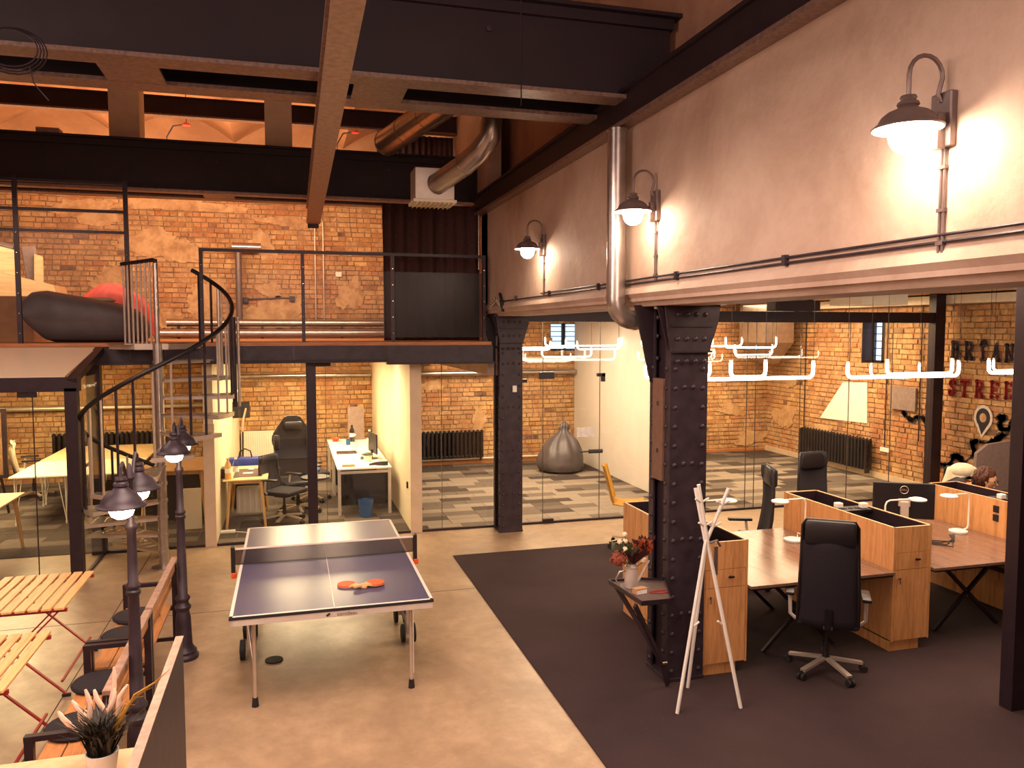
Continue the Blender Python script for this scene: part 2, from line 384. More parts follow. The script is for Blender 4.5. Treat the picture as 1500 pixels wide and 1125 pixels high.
# back wall with window opening
WB = (5.46, 6.2, 2.38, 3.02)
wb = MB(); wb.box((-7, YBK, 0), (WB[0], YBK+.35, 7.2)); wb.box((WB[1], YBK, 0), (XR+.3, YBK+.35, 7.2)); wb.box((WB[0], YBK, 0), (WB[1], YBK+.35, WB[2])); wb.box((WB[0], YBK, WB[3]), (WB[1], YBK+.35, 7.2))
wall_back = ST('wall_back', wb, 'mortar')
def near_b(p): return abs(p.x-.8)*1.0 + abs(p.z-3.9)*1.0 + (4 if p.z < 2.75 and not (1.75 < p.x < 5.8) else 0)
brick_wall(wall_back, (-7, YBK, 0), (1,0,0), (0,-1,0), XR+7, .0, 6.5, holes=[(WB[0]+7-.05, WB[1]+7+.05, WB[2], WB[3])], near=near_b, seed=3,
           skip=lambda a, z: 2.36 < z < 2.66 and a < 9.7)
P('upper_plaster', bx((-7, YBK-.045, 5.45), (3.1, YBK, 7.0)), 'vault', wall_back)
# right brick wall
WR = (12.55, 13.15, 2.2, 3.05)
wr = MB(); wr.box((XR, -2, 0), (XR+.3, WR[0], 3.6)); wr.box((XR, WR[1], 0), (XR+.3, YBK, 3.6)); wr.box((XR, WR[0], 0), (XR+.3, WR[1], WR[2])); wr.box((XR, WR[0], WR[3]), (XR+.3, WR[1], 3.6))
wall_right = ST('wall_right', wr, 'mortar')
brick_wall(wall_right, (XR, YBK, 0), (0,-1,0), (-1,0,0), YBK-5, 0, 3.5, holes=[(YBK-WR[1]-.07, YBK-WR[0]+.07, WR[2], WR[3])], near=lambda p: abs(p.y-9.3)+ (3 if p.y < 9.4 else 0)+abs(p.z-1.9)*.6, seed=5)
def blob(wall, c, ru, rv, axis, seed, th=.03, mat='patch'):
    rnd = random.Random(seed); n = 64; pts = []; ph = [rnd.random()*6 for _ in range(4)]
    for k in range(n):
        a = k*2*PI/n; r = 1+.22*math.sin(2*a+ph[0])+.16*math.sin(3*a+ph[1])+.1*math.sin(5*a+ph[2])+.07*math.sin(11*a+ph[3])+.05*math.sin(19*a+ph[0])+rnd.uniform(-.06, .06)
        pts.append((c[0]+ru*r*math.cos(a), c[1]+rv*r*math.sin(a)))
    m = MB()
    if axis == 'y': m.prism(pts, YBK-th, YBK+.01, 'xz')
    else: m.prism(pts, XR-th, XR+.01, 'yz')
    P('plaster_patch', m, mat, wall)
for i, (px, py, ru, rv) in enumerate([(235,360,.62,.3),(385,360,.22,.3),(245,470,.3,.2),(395,462,.62,.35),(300,445,.32,.45),(260,300,.9,.14),(420,325,.5,.1),(514,432,.22,.35),(130,310,.6,.2),(310,540,.3,.1),(630,565,.25,.12),(700,620,.15,.3),(160,420,.3,.35),(395,425,.28,.12)]):
    p = ony(px, py, YBK); blob(wall_back, (p.x, p.z), ru, rv, 'y', i+11)
for i, (px, py, ru, rv) in enumerate([(1150,610,.35,.28),(1200,632,.4,.16),(1430,690,.4,.16),(1160,560,.15,.15)]):
    p = onx(px, py, XR); blob(wall_right, (p.y, p.z), ru, rv, 'x', i+41)
for i, (px, py, ru, rv) in enumerate([(1070,600,.3,.14),(1100,640,.5,.14)]):
    p = ony(px, py, YBK); blob(wall_back, (p.x, p.z), ru, rv, 'y', i+61)
# windows
def window(name, horiz, a0, a1, z0, z1):
    fr = MB(); pn = MB(); d = .22
    def bb(m, u0, u1, v0, v1, w0, w1):
        if horiz: m.box((u0, YBK+w0, v0), (u1, YBK+w1, v1))
        else: m.box((XR+w0, u0, v0), (XR+w1, u1, v1))
    for (u0, u1) in ((a0, a0+.05), (a1-.05, a1), ((a0+a1)/2-.04, (a0+a1)/2+.04)): bb(fr, u0, u1, z0, z1, d, d+.06)
    for v in (z0, z1-.05): bb(fr, a0, a1, v, v+.05, d, d+.06)
    for k in range(1, 6): v = z0+(z1-z0)*k/6; bb(fr, a0, a1, v-.008, v+.008, d+.01, d+.04)
    f = ST(name, fr, 'blackplastic')
    bb(pn, a0, a1, z0, z1, d+.065, d+.075); P('pane', pn, 'daylight', f)
    rv = MB()
    if not horiz:
        rv.box((XR-.02, a1-.012, z0), (XR+.29, a1+.0, z1))
        P('reveal', rv, 'black', f)
    return f
window('window_1', True, *WB); window('window_2', False, *WR)
# splayed white sill under the side window
a = onx(1237, 560, XR); b = onx(1272, 560, XR); c_ = onx(1272, 620, XR); d_ = onx(1203, 612, XR)
m = MB(); qs = [(XR-.035, q.y, q.z) for q in (a, b, c_, d_)]; qb = [(XR+.01, q.y, q.z) for q in (a, b, c_, d_)]
m.poly([*qs, *qb], [(0,1,2,3), (4,5,6,7), (0,1,5,4), (1,2,6,5), (2,3,7,6), (3,0,4,7)])
P('window_splay', m, 'white', wall_right, label='white plastered splay under the side window')
# plaster bulkhead over the columns
wm = MB(); wm.box((XW, -2, 3.07), (3.14, YG+.3, 4.74)); wm.box((3.10, -2, 4.6), (3.4, YBK, 7.2)); wm.box((XW, 10.9, 2.2), (2.9, YBK, 7.2))
wall_side = ST('wall_side', wm, 'plaster')
P('plaster_soffit', MB().prism([(XW-.03, 3.13), (XW, 3.2), (3.14, 3.1), (3.14, 3.03), (XW+.06, 3.03)], -2, 10.95, 'xz'), 'plaster', wall_side)
ST('wall_side_upper', bx((3.085, -2, 4.76), (3.1, YBK, 7.2)), 'plaster_dark')
ST('wall_left', bx((-7.3, -2, 0), (-7, YBK, 7.2)), 'plaster_dark'); ST('wall_front', bx((-7.3, -2.3, 0), (XR+.3, -2, 7.2)), 'plaster_dark')
# vaulted ceiling: barrels along y on steel joists
vm = MB(); x0 = -7.0; n = 5; Wd = (3.1+7.0)/n
for k in range(n):
    seg = 12; pts = [(x0+Wd*(k+j/seg), 6.42+.45*math.sin(PI*j/seg)) for j in range(seg+1)]
    for (A, B) in zip(pts, pts[1:]):
        vm.poly([(A[0], 6.9, A[1]), (B[0], 6.9, B[1]), (B[0], YBK, B[1]), (A[0], YBK, A[1])], [(0,1,2,3)])
ST('ceiling', vm, 'vault', smooth=True)
ST('ceiling_front', bx((-7, -2, 6.95), (3.4, 6.9, 7.2)), 'ceil_dark')
ST('ceiling_hall', bx((3.1, -2, 3.45), (XR, YBK, 3.6)), 'ceil_beige')
# gallery slab
ST('floor_gallery', bx((-7, 10.72, ZM-.26), (XW, YBK, ZM-.03)), 'ceil_beige')
fa = MB(); fa.box((-7, 10.68, ZM-.045), (XW, YBK, ZM)); ST('trim_1', fa, 'floorwood')
# partitions
def partition(name, x0, x1, ztop, mat, y1=YBK-.02, y0=YG-.02):
    return ST(name, bx((x0, y0, 0), (x1, y1, ztop)), mat)
pa = partition('wall_partition_left', -1.10, -.98, ZM-.26, 'cream'); P('end_board', bx((-1.11, YG-.035, 0), (-.97, YG-.021, 1.62)), 'cream_edge', pa)
pb = partition('wall_partition_middle', 1.60, 1.74, ZM-.26, 'cream'); P('end_board', bx((1.59, YG-.035, 0), (1.75, YG-.021, ZM-.27)), 'cream_edge', pb)
P('door_stop', MB().obox((1.59, 11.25, .62), (.02, .05, .09)), 'blackplastic', pb)
partition('wall_partition_right', 6.0, 6.12, 3.45, 'grey_wall', YBK-.02, YG+.05)
# carpet tiles beyond the glass
tl = []; rnd = random.Random(9)
y = YG+.06; row = 0
while y < YBK-.03:
    x = -7+rnd.choice((0, .25, .25, .375))
    while x < XR-.02:
        tl.append((x, y, min(x+.5, XR)-x, min(.25, YBK-y))); x += .5
    y += .25; row += 1
def tkey(t_):
    x, y = t_[0]+.25, t_[1]
    vis = (1.75 < x < 5.9) or (6.2 < x < 10.8)
    return (0 if vis else 1, y)
tl.sort(key=tkey)
verts, faces, rn = [], [], []; tm = {}
for i, (x, y, wx, wy) in enumerate(tl):
    if i < 300:
        key = (round(wx, 2), round(wy, 2))
        if key not in tm:
            me = bpy.data.meshes.new('carpet_tile'); a, b = wx-.003, wy-.003
            me.from_pydata([(0,0,0),(a,0,0),(a,b,0),(0,b,0),(.002,.002,.008),(a-.002,.002,.008),(a-.002,b-.002,.008),(.002,b-.002,.008)], [], [(4,5,6,7),(0,1,5,4),(1,2,6,5),(2,3,7,6),(3,0,4,7)]); me.materials.append(M['tile_o']); tm[key] = me
        o = bpy.data.objects.new('carpet_tile', tm[key]); COL.objects.link(o); o.location = (x, y, 0); o.parent = floor
    else:
        k = len(verts); verts += [(x,y,.008),(x+wx-.003,y,.008),(x+wx-.003,y+wy-.003,.008),(x,y+wy-.003,.008)]; faces.append((k,k+1,k+2,k+3)); rn += [rnd.random()*.3]*4
me = bpy.data.meshes.new('carpet_tiles'); me.from_pydata(verts, [], faces); me.attributes.new('rnd', 'FLOAT', 'CORNER').data.foreach_set('value', rn); me.materials.append(M['tile_s'])
o = bpy.data.objects.new('carpet_tiles', me); COL.objects.link(o); o.parent = floor; o['kind'] = 'stuff'
# skirtings and heating pipe on the back walls
bs = MB().box((1.75, YBK-.05, 0), (6, YBK-.02, .07)); bs.box((6.12, YBK-.05, 0), (XR-.03, YBK-.02, .07)); ST('baseboard_back', bs, 'floorwood')
ST('baseboard_right', bx((XR-.06, 5, 0), (XR-.03, YBK-.05, .12)), 'cream_edge')

# ------------------------------------------------------------ STEELWORK
def plate_girder(name, label, y0, depth, zb, zt, x1, stiff, plates, group=None):
    t = TH(name, label, 'girder', (-2, y0, zb), world=True)
    for i, yy in enumerate((y0, y0+depth)):
        wbm = MB(); fl = MB(); fu = MB()
        wbm.box((-7, yy+.1, zb+.02), (x1-.06, yy+.12, zt-.02)); P('web', wbm, 'iron_dark', t)
        fl.box((-7, yy, zb-.02), (x1-.1, yy+.22, zb+.01)); P('bottom_flange', fl, 'flange', t)
        fu.box((-7, yy-.0, zt-.02), (x1, yy+.22, zt+.01)); fu.box((-7, yy+.06, zt-.1), (x1-.04, yy+.16, zt-.02)); P('top_flange', fu, 'iron_dark', t)
    for x in plates:
        P('batten_plate', bx((x-.2, y0+.2, zb-.018), (x+.2, y0+depth+.02, zb)), 'flange', t)
    for x in stiff: P('bolt', MB().cyl((x, y0+.1, (zb+zt)/2+.1), (x, y0+.07, (zb+zt)/2+.1), .022, seg=8), 'iron', t)
    return t
plate_girder('steel_girder', 'deep dark double plate girder crossing the top of the picture, with pale lower flanges', 5.92, .62, 4.69, 5.36, 3.08, (-2.2, .4, 1.5), (-1.05, .7))
plate_girder('steel_girder', 'far dark double girder directly above the gallery railing and curtain', 11.42, .5, 4.69, 5.33, 2.95, (-3, -.9, 1.4), (-.9,), None)
# brown beam along the hall under the girders
t = TH('hanging_beam', 'long brown steel beam running away from the camera beneath both girders', 'beam', (.3, 4, 4.42), world=True)
P('bottom_flange', MB().prism([(.20, 0), (.345, 0), (.47, 12.3), (.27, 12.3)], 4.42, 4.45), 'ybeam', t)
P('web', MB().prism([(.262, 0), (.28, 0), (.375, 12.25), (.355, 12.25)], 4.45, 4.64), 'iron', t)
P('top_flange', MB().prism([(.20, 0), (.345, 0), (.47, 12.3), (.27, 12.3)], 4.64, 4.665), 'ybeam', t)
P('end_plate', bx((.29, 12.3, 4.36), (.45, 12.34, 4.66)), 'iron', t)
# upright boxed hangers between the girders
for (xa, xb, lab) in ((158,215,'wide brown boxed post left of the hanging beam between the two girders'),(387,427,'narrower brown boxed post standing just left of the hanging beam between girders'),(60,90,'short brown stub post left of the wide boxed post on the far girder')):
    if xa == 60: p = ony(55, 185, 11.6); q = ony(90, 205, 11.6); T1('boxed_post', lab, 'post', bx((p.x, 11.5, 5.341), (q.x, 11.7, 5.42), bev=.01), 'ybeam'); continue
    p = ony(xa, 150, 11.7); q = ony(xb-12 if xa < 200 else xb, 150, 11.7)
    T1('boxed_post', lab, 'post', bx((p.x, 11.7, 5.341), (q.x, 12.13 if xa < 200 else 11.8, 6.42), bev=.01), 'cream_edge')
# joist under the vaults
t = TH('vault_joist', 'brown steel joist crossing under the plaster vaults behind the near girder', 'beam', (-2, 13, 6.0), world=True)
z0 = ony(100, 158, 13).z; z1 = ony(100, 133, 13).z
P('web', bx((-6.9, 13.0, z0), (3.05, 13.02, z1)), 'ceil_dark', t); P('bottom_flange', bx((-6.9, 12.94, z0-.025), (3.05, 13.08, z0)), 'flange', t); P('top_flange', bx((-6.9, 12.94, z1), (3.05, 13.08, z1+.02)), 'ceil_dark', t)
# runway rail on the plaster wall
t = TH('runway_rail', 'dark steel channel rail running along the plaster wall above the lamps', 'rail', (2.6, 5, 4.47), world=True)
P('web', bx((2.60, -2, 4.51), (2.64, 11.4, 4.72)), 'iron_dark', t); P('bottom_flange', bx((2.58, -2, 4.475), (XW+.02, 11.4, 4.51)), 'flange', t)
P('top_flange', bx((2.57, -2, 4.72), (3.05, 11.4, 4.75)), 'iron_dark', t)
# ------------------------------------------------------------ riveted columns
def column(loc, label, cap_w, side_rows, small=False):
    W, D = .33, .36
    t = TH('riveted_column', label, 'column', loc)
    P('front_plate', bx((0, 0, .0), (W, .022, 3.0), bev=.004), 'iron', t)
    P('rear_plate', bx((0, D-.022, 0), (W, D, 3.0), bev=.004), 'iron', t)
    P('channel', bx((.05, .03, .0), (.075, D-.03, 3.0)), 'iron_dark', t); P('channel', bx((W-.075, .03, 0), (W-.05, D-.03, 3.0)), 'iron_dark', t)
    for sx in (0, 1):
        for yy in (.022, D-.082):
            x = .0 if sx == 0 else W-.015
            P('angle', bx((x, yy, .0), (x+.015, yy+.06, 3.0)), 'iron', t)
    P('base_shoe', bx((-.005, -.006, 0), (W+.005, D+.004, .03), bev=.003), 'iron', t)
    c = MB().prism([(.0, 2.66), (W, 2.66), (W+.075, 2.9), (W+.09, 3.04), (-.06, 3.04), (-.03, 2.8)], -.022, .0, 'xz'); P('cap_plate', c, 'iron', t)
    P('cap_ledge', bx((-.09, -.06, 3.025), (W+.13, D+.04, 3.065)), 'iron', t)
    c = MB().prism([(.0, 2.66), (-.03, 2.8), (-.10, 3.03), (.0, 3.03)], .04, .06, 'xz'); P('cap_bracket', c, 'iron_dark', t)
    c = MB().prism([(.0, 2.4), (-.02, 2.4), (-.17, 3.03), (.0, 3.03)], D-.06, D-.04, 'xz'); P('cap_bracket', c, 'iron_dark', t)
    for zz in (2.66, 2.86): P('cap_strap', bx((-.005, -.03, zz-.008), (W+.02, -.02, zz+.008)), 'iron_dark', t)
    # rivets: one shared mesh
    rv = MB().ball((0,0,0), .019, (1,.75,1), 10, 6); r0 = P('rivet', rv, 'iron', t, True); r0.location = (.045, -.002, .09); first = True
    def riv(x, y, z, rot=0):
        o = r0.copy(); COL.objects.link(o); o.parent = t; o.location = (x, y, z); o.rotation_euler = (0, 0, rot)
    z = .09
    k = 0
    while z < 2.62:
        for x in (.045, W-.045):
            if not (k == 0 and x == .045): riv(x, -.002, z)
        if k % 4 == 3: riv(.125, -.002, z+.01); riv(.2, -.002, z+.01)
        riv(-.002, .06, z, PI/2)
        if not small: riv(-.002, D-.055, z, PI/2)
        z += .152; k += 1
    for zz in (2.585, 2.76, 2.95):
        for j in range(4): riv(.05+.077*j+(.006 if zz > 2.8 else 0), -.024, zz)
    for zz in (2.6, 2.78, 2.93): riv(.02, D-.09, zz, PI/2)
    return t
c2 = column((2.86, 5.62, .012), 'near black riveted steel column on the dark carpet, behind the coat stand', 0, 0)
c1 = column((2.79, 10.58, 0), 'far black riveted steel column at the gallery corner in front of the lounge glass', 0, 0, True)
P('timber_board', bx((-.02, .09, 1.62), (.045, .27, 2.44), bev=.006), 'board', c2, label='brown board with two bolt holes bolted in the column side')
for zz in (1.86, 2.24): P('bolt_hole', MB().cyl((-.022, .17, zz), (-.018, .17, zz), .02, seg=10), 'black', c2)
T1('light_switch', 'small white switch plate on the far riveted column', 'switch', bx((2.97, 10.555, 1.98), (3.03, 10.575, 2.07), bev=.004), 'white')
# hall header beam ends under the bulkhead
# ------------------------------------------------------------ glass partition
gp = TH('glass_partition', 'black framed clear glass wall closing the rooms under the gallery and beyond the desks', 'partition', (2, YG, 0), world=True)
ZH = 2.43
P('bottom_channel', bx((-2.45, YG-.025, 0), (10.5, YG+.025, .03)), 'black', gp)
P('header', bx((-2.45, YG-.05, ZH-.03), (2.8, YG+.05, ZH+.02)), 'black', gp)
P('header', bx((2.95, YG-.06, 2.96), (10.45, YG+.06, 3.13)), 'black', gp)
def post(x0, x1, z1, dy=.05, nm='post'): P(nm, bx((x0, YG-dy, 0), (x1, YG+dy, z1), bev=.004), 'black', gp)
post(-2.45, -2.29, ZH, .07); 
q = ony(457, 650, YG); post(q.x-.065, q.x+.065, ZH)
q = ony(1368, 600, YG); post(q.x-.1, q.x+.1, 3.45, .08)
q = ony(1184, 440, YG); P('hanger', bx((q.x-.05, YG-.05, 3.13), (q.x+.05, YG+.05, 3.45)), 'black', gp)
xs = [-2.3, -1.12, ony(452, 650, YG).x-.05, ony(476, 560, YG).x, 1.59]
def pane(x0, x1, z1): P('pane', bx((x0+.004, YG-.005, .03), (x1-.004, YG+.005, z1)), 'glass', gp)
x457 = ony(457, 650, YG).x
for a, b in ((-2.29, -1.1), (-.97, x457-.065), (x457+.065, ony(478, 650, YG).x), (ony(478, 650, YG).x, 1.59), (1.75, ony(647, 650, YG).x), (ony(647, 650, YG).x, 2.78)): pane(a, b, ZH-.03)
xx = [3.13, ony(795, 650, YG).x, ony(878, 650, YG).x, 5.99, 6.9, ony(1105, 650, YG).x, ony(1170, 650, YG).x, ony(1241, 650, YG).x, ony(1303, 650, YG).x, ony(1368, 600, YG).x-.1]
for a, b in zip(xx, xx[1:]): pane(a, b, 2.96)
seam = MB()
for x in xx[1:-1]+[ony(478, 650, YG).x, ony(647, 650, YG).x]: P('pane_seam', bx((x-.003, YG-.008, .03), (x+.003, YG+.008, 2.96 if x > 3 else ZH-.03)), 'seam', gp)
def patch(px, py, w_, h_): 
    q = ony(px, py, YG-.02); P('patch_fitting', bx((q.x-w_/2, YG-.03, q.z-h_/2), (q.x+w_/2, YG+.03, q.z+h_/2)), 'black', gp)
for args in ((473,534,.2,.05),(801,550,.22,.1),(881,549,.12,.05),(884,553,.05,.12),(803,763,.16,.06),(768,558,.08,.05)): patch(*args)
q = ony(870, 661, YG-.06); P('door_handle', MB().cyl((q.x-.22, YG-.06, q.z), (q.x+.1, YG-.06, q.z), .012).cyl((q.x-.08, YG-.06, q.z), (q.x+.13, YG-.06, q.z), .03), 'blackplastic', gp)
q = ony(857, 633, YG); P('notice', bx((q.x-.13, YG-.012, q.z-.07), (q.x+.15, YG-.008, q.z+.07)), 'paper', gp)
# gallery fascia of dark steel plates
ft = TH('gallery_fascia', 'dark steel edge beam plates carrying the front of the gallery', 'beam', (-2, 10.66, 2.4), world=True)
edges = [-7, -5.5, -4.1, -2.9, -1.9, -1.5, -.62, .05, 1.25, 2.72]
for i, (a, b) in enumerate(zip(edges, edges[1:])):
    last = i == len(edges)-2
    P('fascia_plate', bx((a+.004, 10.66 if last else 10.70, 2.40 if last else 2.45), (b-.004, 10.72, ZM-.046)), 'iron', ft)
P('bottom_angle', bx((-7, 10.66, 2.41), (1.25, 10.8, 2.45)), 'iron_dark', ft); P('bottom_angle', bx((1.25, 10.6, 2.38), (2.74, 10.8, 2.40)), 'iron_dark', ft)
# ------------------------------------------------------------ left glass vestibule
vs = TH('glass_vestibule', 'glass entrance box with black frame and sloping frosted canopy left of the spiral stair', 'vestibule', (-3, 9.8, 0), world=True)
YV = 9.76; xv = -2.42
P('corner_post', bx((xv, YV, 0), (xv+.13, YV+.12, 2.2), bev=.004), 'black', vs)
P('front_beam', bx((-7, YV, 2.16), (xv+.15, YV+.12, 2.32)), 'black', vs)
P('sill', bx((-7, YV+.03, 0), (xv, YV+.07, .025)), 'black', vs)
P('side_sill', bx((xv+.08, YV+.1, 0), (xv+.12, YG, .025)), 'black', vs)
xs_ = ony(48, 650, YV).x
P('pane', bx((-7, YV+.045, .03), (xs_-.004, YV+.055, 2.16)), 'glass', vs); P('pane', bx((xs_+.004, YV+.045, .03), (xv, YV+.055, 2.16)), 'glass', vs)
P('side_pane', bx((xv+.1, YV+.12, .03), (xv+.11, YG-.06, 2.3)), 'glass', vs)
P('pane_seam', bx((xs_-.004, YV+.042, .03), (xs_+.004, YV+.058, 2.16)), 'black', vs)
q = ony(37, 571, YV); P('patch_fitting', bx((q.x-.09, YV+.02, 2.1), (q.x+.09, YV+.08, 2.16)), 'blackplastic', vs)
cz = [(YV, 2.32), (10.66, 2.62)]
P('canopy_panel', MB().poly([(-7, cz[0][0], cz[0][1]), (xv+.02, cz[0][0], cz[0][1]), (xv+.16, cz[1][0], cz[1][1]), (-7, cz[1][0], cz[1][1]), (-7, cz[0][0], cz[0][1]+.012), (xv+.02, cz[0][0], cz[0][1]+.012), (xv+.16, cz[1][0], cz[1][1]+.012), (-7, cz[1][0], cz[1][1]+.012)], [(3,2,1,0),(4,5,6,7),(0,1,5,4),(1,2,6,5),(2,3,7,6),(3,0,4,7)]), 'frost', vs)
P('canopy_edge', MB().bar((xv+.08, YV, 2.27), (xv+.19, 10.66, 2.6), .1, .07), 'black', vs)
for x in (-4.2, -5.6): P('canopy_rafter', MB().bar((x, YV, 2.28), (x, 10.66, 2.58), .05), 'black', vs)
# ------------------------------------------------------------ gallery railing
gr = TH('gallery_railing', 'black flat bar gallery railing with see-through panels between studded posts', 'railing', (.5, 10.74, ZM), world=True)
rp = [ony(x, 490, 10.74).x for x in (297, 445, 576, 709)]
for x in rp:
    pp = P('railing_post', bx((x-.022, 10.72, ZM-.02), (x+.022, 10.76, 3.86)), 'black', gr)
    for k in range(5): P('stud', MB().ball((x, 10.715, ZM+.12+k*.215), .012, u=8, v=5), 'chrome', pp)
P('top_rail', bx((rp[0]-.022, 10.715, 3.83), (rp[-1]+.022, 10.765, 3.87)), 'black', gr)
for a, b in zip(rp, rp[1:]): P('infill_panel', bx((a+.03, 10.735, ZM+.06), (b-.03, 10.743, 3.62)), 'acrylic' if b < 2 else 'mesh', gr, label=None if b < 2 else 'smoky see-through panel before the curtain')
tf = TH('gallery_screen_frame', 'tall black frame of posts and two crossbars beside the beanbags on the gallery', 'railing', (-3, 10.74, ZM), world=True)
for px in (30, 190):
    x = ony(px, 490, 10.74).x; pp = P('frame_post', bx((x-.025, 10.72, ZM-.02), (x+.025, 10.76, 4.66)), 'black', tf)
    for k in range(6): P('stud', MB().ball((x, 10.715, ZM+.12+k*.24), .012, u=8, v=5), 'chrome', pp)
x0 = ony(190, 490, 10.74).x
for z in (4.03, 4.28, 4.62): P('crossbar', bx((-7, 10.725, z-.018), (x0, 10.755, z+.018)), 'black', tf)
P('infill_panel', bx((ony(30, 490, 10.74).x+.03, 10.735, ZM+.05), (x0-.03, 10.743, 4.0)), 'acrylic', tf); P('infill_panel', bx((-7, 10.735, ZM+.05), (ony(30, 490, 10.74).x-.03, 10.743, 4.0)), 'acrylic', tf)
# timber / light strips above gallery
ST('trim_2', bx((-7, 11.3, 4.64), (2.9, 11.36, 4.67)), 'ybeam')
# curtain
def curtain(x0, x1, y, z0, z1, amp=.045, fr=8):
    m = MB(); n = 90; cols = []
    for i in range(n+1):
        u = i/n; x = x0+(x1-x0)*u
        a = amp*(1 if u < .58 else .35)
        yy = y+a*math.sin(u*fr*2*PI+math.sin(u*9)*1.3)
        cols.append([m.b.verts.new((x+(.03*(1-k/6) if i == 0 else 0), yy*(1)+.006*math.sin(k*2+i), z0+(z1-z0)*k/6)) for k in range(7)])
    for A, B in zip(cols, cols[1:]):
        for k in range(6): m.b.faces.new((A[k], B[k], B[k+1], A[k+1]))
    return m
ct = T1('curtain', 'long dark brown curtain hanging at the right end of the gallery', 'curtain', curtain(1.27, 2.66, 11.25, ZM+.01, 4.6), 'curtain', smooth=True)
s_ = ct.modifiers.new('thick', 'SOLIDIFY'); s_.thickness = .006
ct2 = T1('curtain', 'dark upper curtain hanging behind the far girder beside the roof duct', 'curtain', curtain(ony(551, 200, 13.3).x, 3.0, 13.3, 5.0, 6.05, .03, 16), 'curtain', smooth=True); ct2.modifiers.new('thick', 'SOLIDIFY').thickness = .006
T1('curtain_rod', 'thin light vertical rod at the right edge of the curtain', 'rod', MB().cyl((2.62, 11.1, 3.7), (2.62, 11.1, 4.6), .012), 'silver')
# ------------------------------------------------------------ spiral stair
CX, CY, R_ = -1.5, 10.12, .84
ss = TH('spiral_staircase', 'silver spiral staircase with black helical handrail rising to the gallery', 'staircase', (CX, CY, 0))
def rz(th): return 3.14-.0077*(8-th)
def rad(a): return math.radians(a)
P('pole', MB().cyl((0,0,0), (0,0,ZM+.0), .055, seg=20), 'steel', ss, True)
P('base_plate', MB().cyl((0,0,0), (0,0,.012), .14, seg=20), 'steel', ss)
rise = ZM/13
for k in range(1, 13):
    c = -180+26.8*(k-3); z = rise*k
    P('collar', MB().cyl((0,0,z-.03), (0,0,z+.006), .064, seg=20), 'steel', ss, True)
    m = MB(); w0 = 15.2; m.prism([(.05*math.cos(rad(c-60)), .05*math.sin(rad(c-60)))]+[(R_*math.cos(rad(c+a)), R_*math.sin(rad(c+a))) for a in (-w0, -w0/2, 0, w0/2, w0)]+[(.05*math.cos(rad(c+60)), .05*math.sin(rad(c+60)))], z-.008, z)
    tr = P('tread', m, 'steel', ss)
    rim = MB()
    for a in (-w0, w0): rim.bar((.05*math.cos(rad(c+a*2)), .05*math.sin(rad(c+a*2)), z-.022), (R_*math.cos(rad(c+a)), R_*math.sin(rad(c+a)), z-.022), .006, .045, up=(0,0,1))
    for a0, a1 in zip((-w0, -w0/2, 0, w0/2), (-w0/2, 0, w0/2, w0)): rim.bar((R_*math.cos(rad(c+a0)), R_*math.sin(rad(c+a0)), z-.02), (R_*math.cos(rad(c+a1)), R_*math.sin(rad(c+a1)), z-.02), .006, .05)
    P('tread_rim', rim, 'silver', tr)
    # grip teeth of the tread
    g = MB()
    for rr in (.3, .45, .6, .72):
        for a in (-9, -3, 3, 9): g.cyl((rr*math.cos(rad(c+a)), rr*math.sin(rad(c+a)), z), (rr*math.cos(rad(c+a)), rr*math.sin(rad(c+a)), z+.006), .022, .012, seg=8)
    P('tread_grip', g, 'silver', tr, kind='stuff')
    for j, da in enumerate((-13, 0)):
        th = c+da; dark = (k*2+j) % 4 in (0, 1); x, y = (R_-.015)*math.cos(rad(th)), (R_-.015)*math.sin(rad(th))
        if rz(th) > z+.3:
            P('baluster', MB().cyl((x, y, z-.03), (x, y, rz(th)-.01), .0125 if not dark else .015, seg=8), 'black' if dark else 'silver', ss, True, label='black baluster' if dark else None)
hr = [(R_*math.cos(rad(a)), R_*math.sin(rad(a)), rz(a)) for a in range(68, -262, -6)]
P('handrail', MB().tube(hr, .026, 10), 'blackplastic', ss, True)
# landing
m = MB(); m.prism([(-.02, .0)]+[(.82*math.cos(rad(a)), .82*math.sin(rad(a))) for a in (74, 60)]+[(.82*math.cos(rad(60)), .56), (-.6, .56), (-.62, .36)]+[(-.36,.02)], ZM-.012, ZM+.0); ld = P('landing', m, 'steel', ss)
P('landing_rim', MB().bar((-.6, .42, ZM-.035), (-.25, .0, ZM-.035), .008, .07).bar((-.25, 0, ZM-.035), (.12, -.02, ZM-.035), .008, .07).bar((.12, -.02, ZM-.035), (.42, .5, ZM-.035), .008, .07), 'silver', ld)
A = Vector((-.45, .50, 3.64)); B = Vector((.0, .0, 3.66))
P('guard_rail', MB().tube([A, (A+B)/2, B-Vector((.03,-.03,0)), B, B-Vector((0,0,.12))], .024, 10), 'blackplastic', ss, True)
P('guard_post', MB().cyl((0,0,ZM-.01), (0,0,3.62), .028), 'steel', ss, True)
for j in range(7):
    q = A.lerp(B, (j+.3)/7.6); P('baluster', MB().cyl((q.x, q.y, ZM-.02), (q.x, q.y, 3.64), .012, seg=8), 'silver', ss, True)
q = (R_*math.cos(rad(40)), R_*math.sin(rad(40)))
P('newel_tube', MB().cyl((q[0], q[1], 2.2), (q[0], q[1], 3.4), .02), 'silver', ss, True)
q = (R_*math.cos(rad(8)), R_*math.sin(rad(8)))
P('side_post', MB().cyl((q[0]+.01, q[1], 1.9), (q[0]+.01, q[1], 3.0), .028), 'black', ss, True); P('side_post', MB().cyl((q[0]+.06, q[1]+.05, 1.9), (q[0]+.06, q[1]+.05, 3.0), .018), 'silver', ss, True)
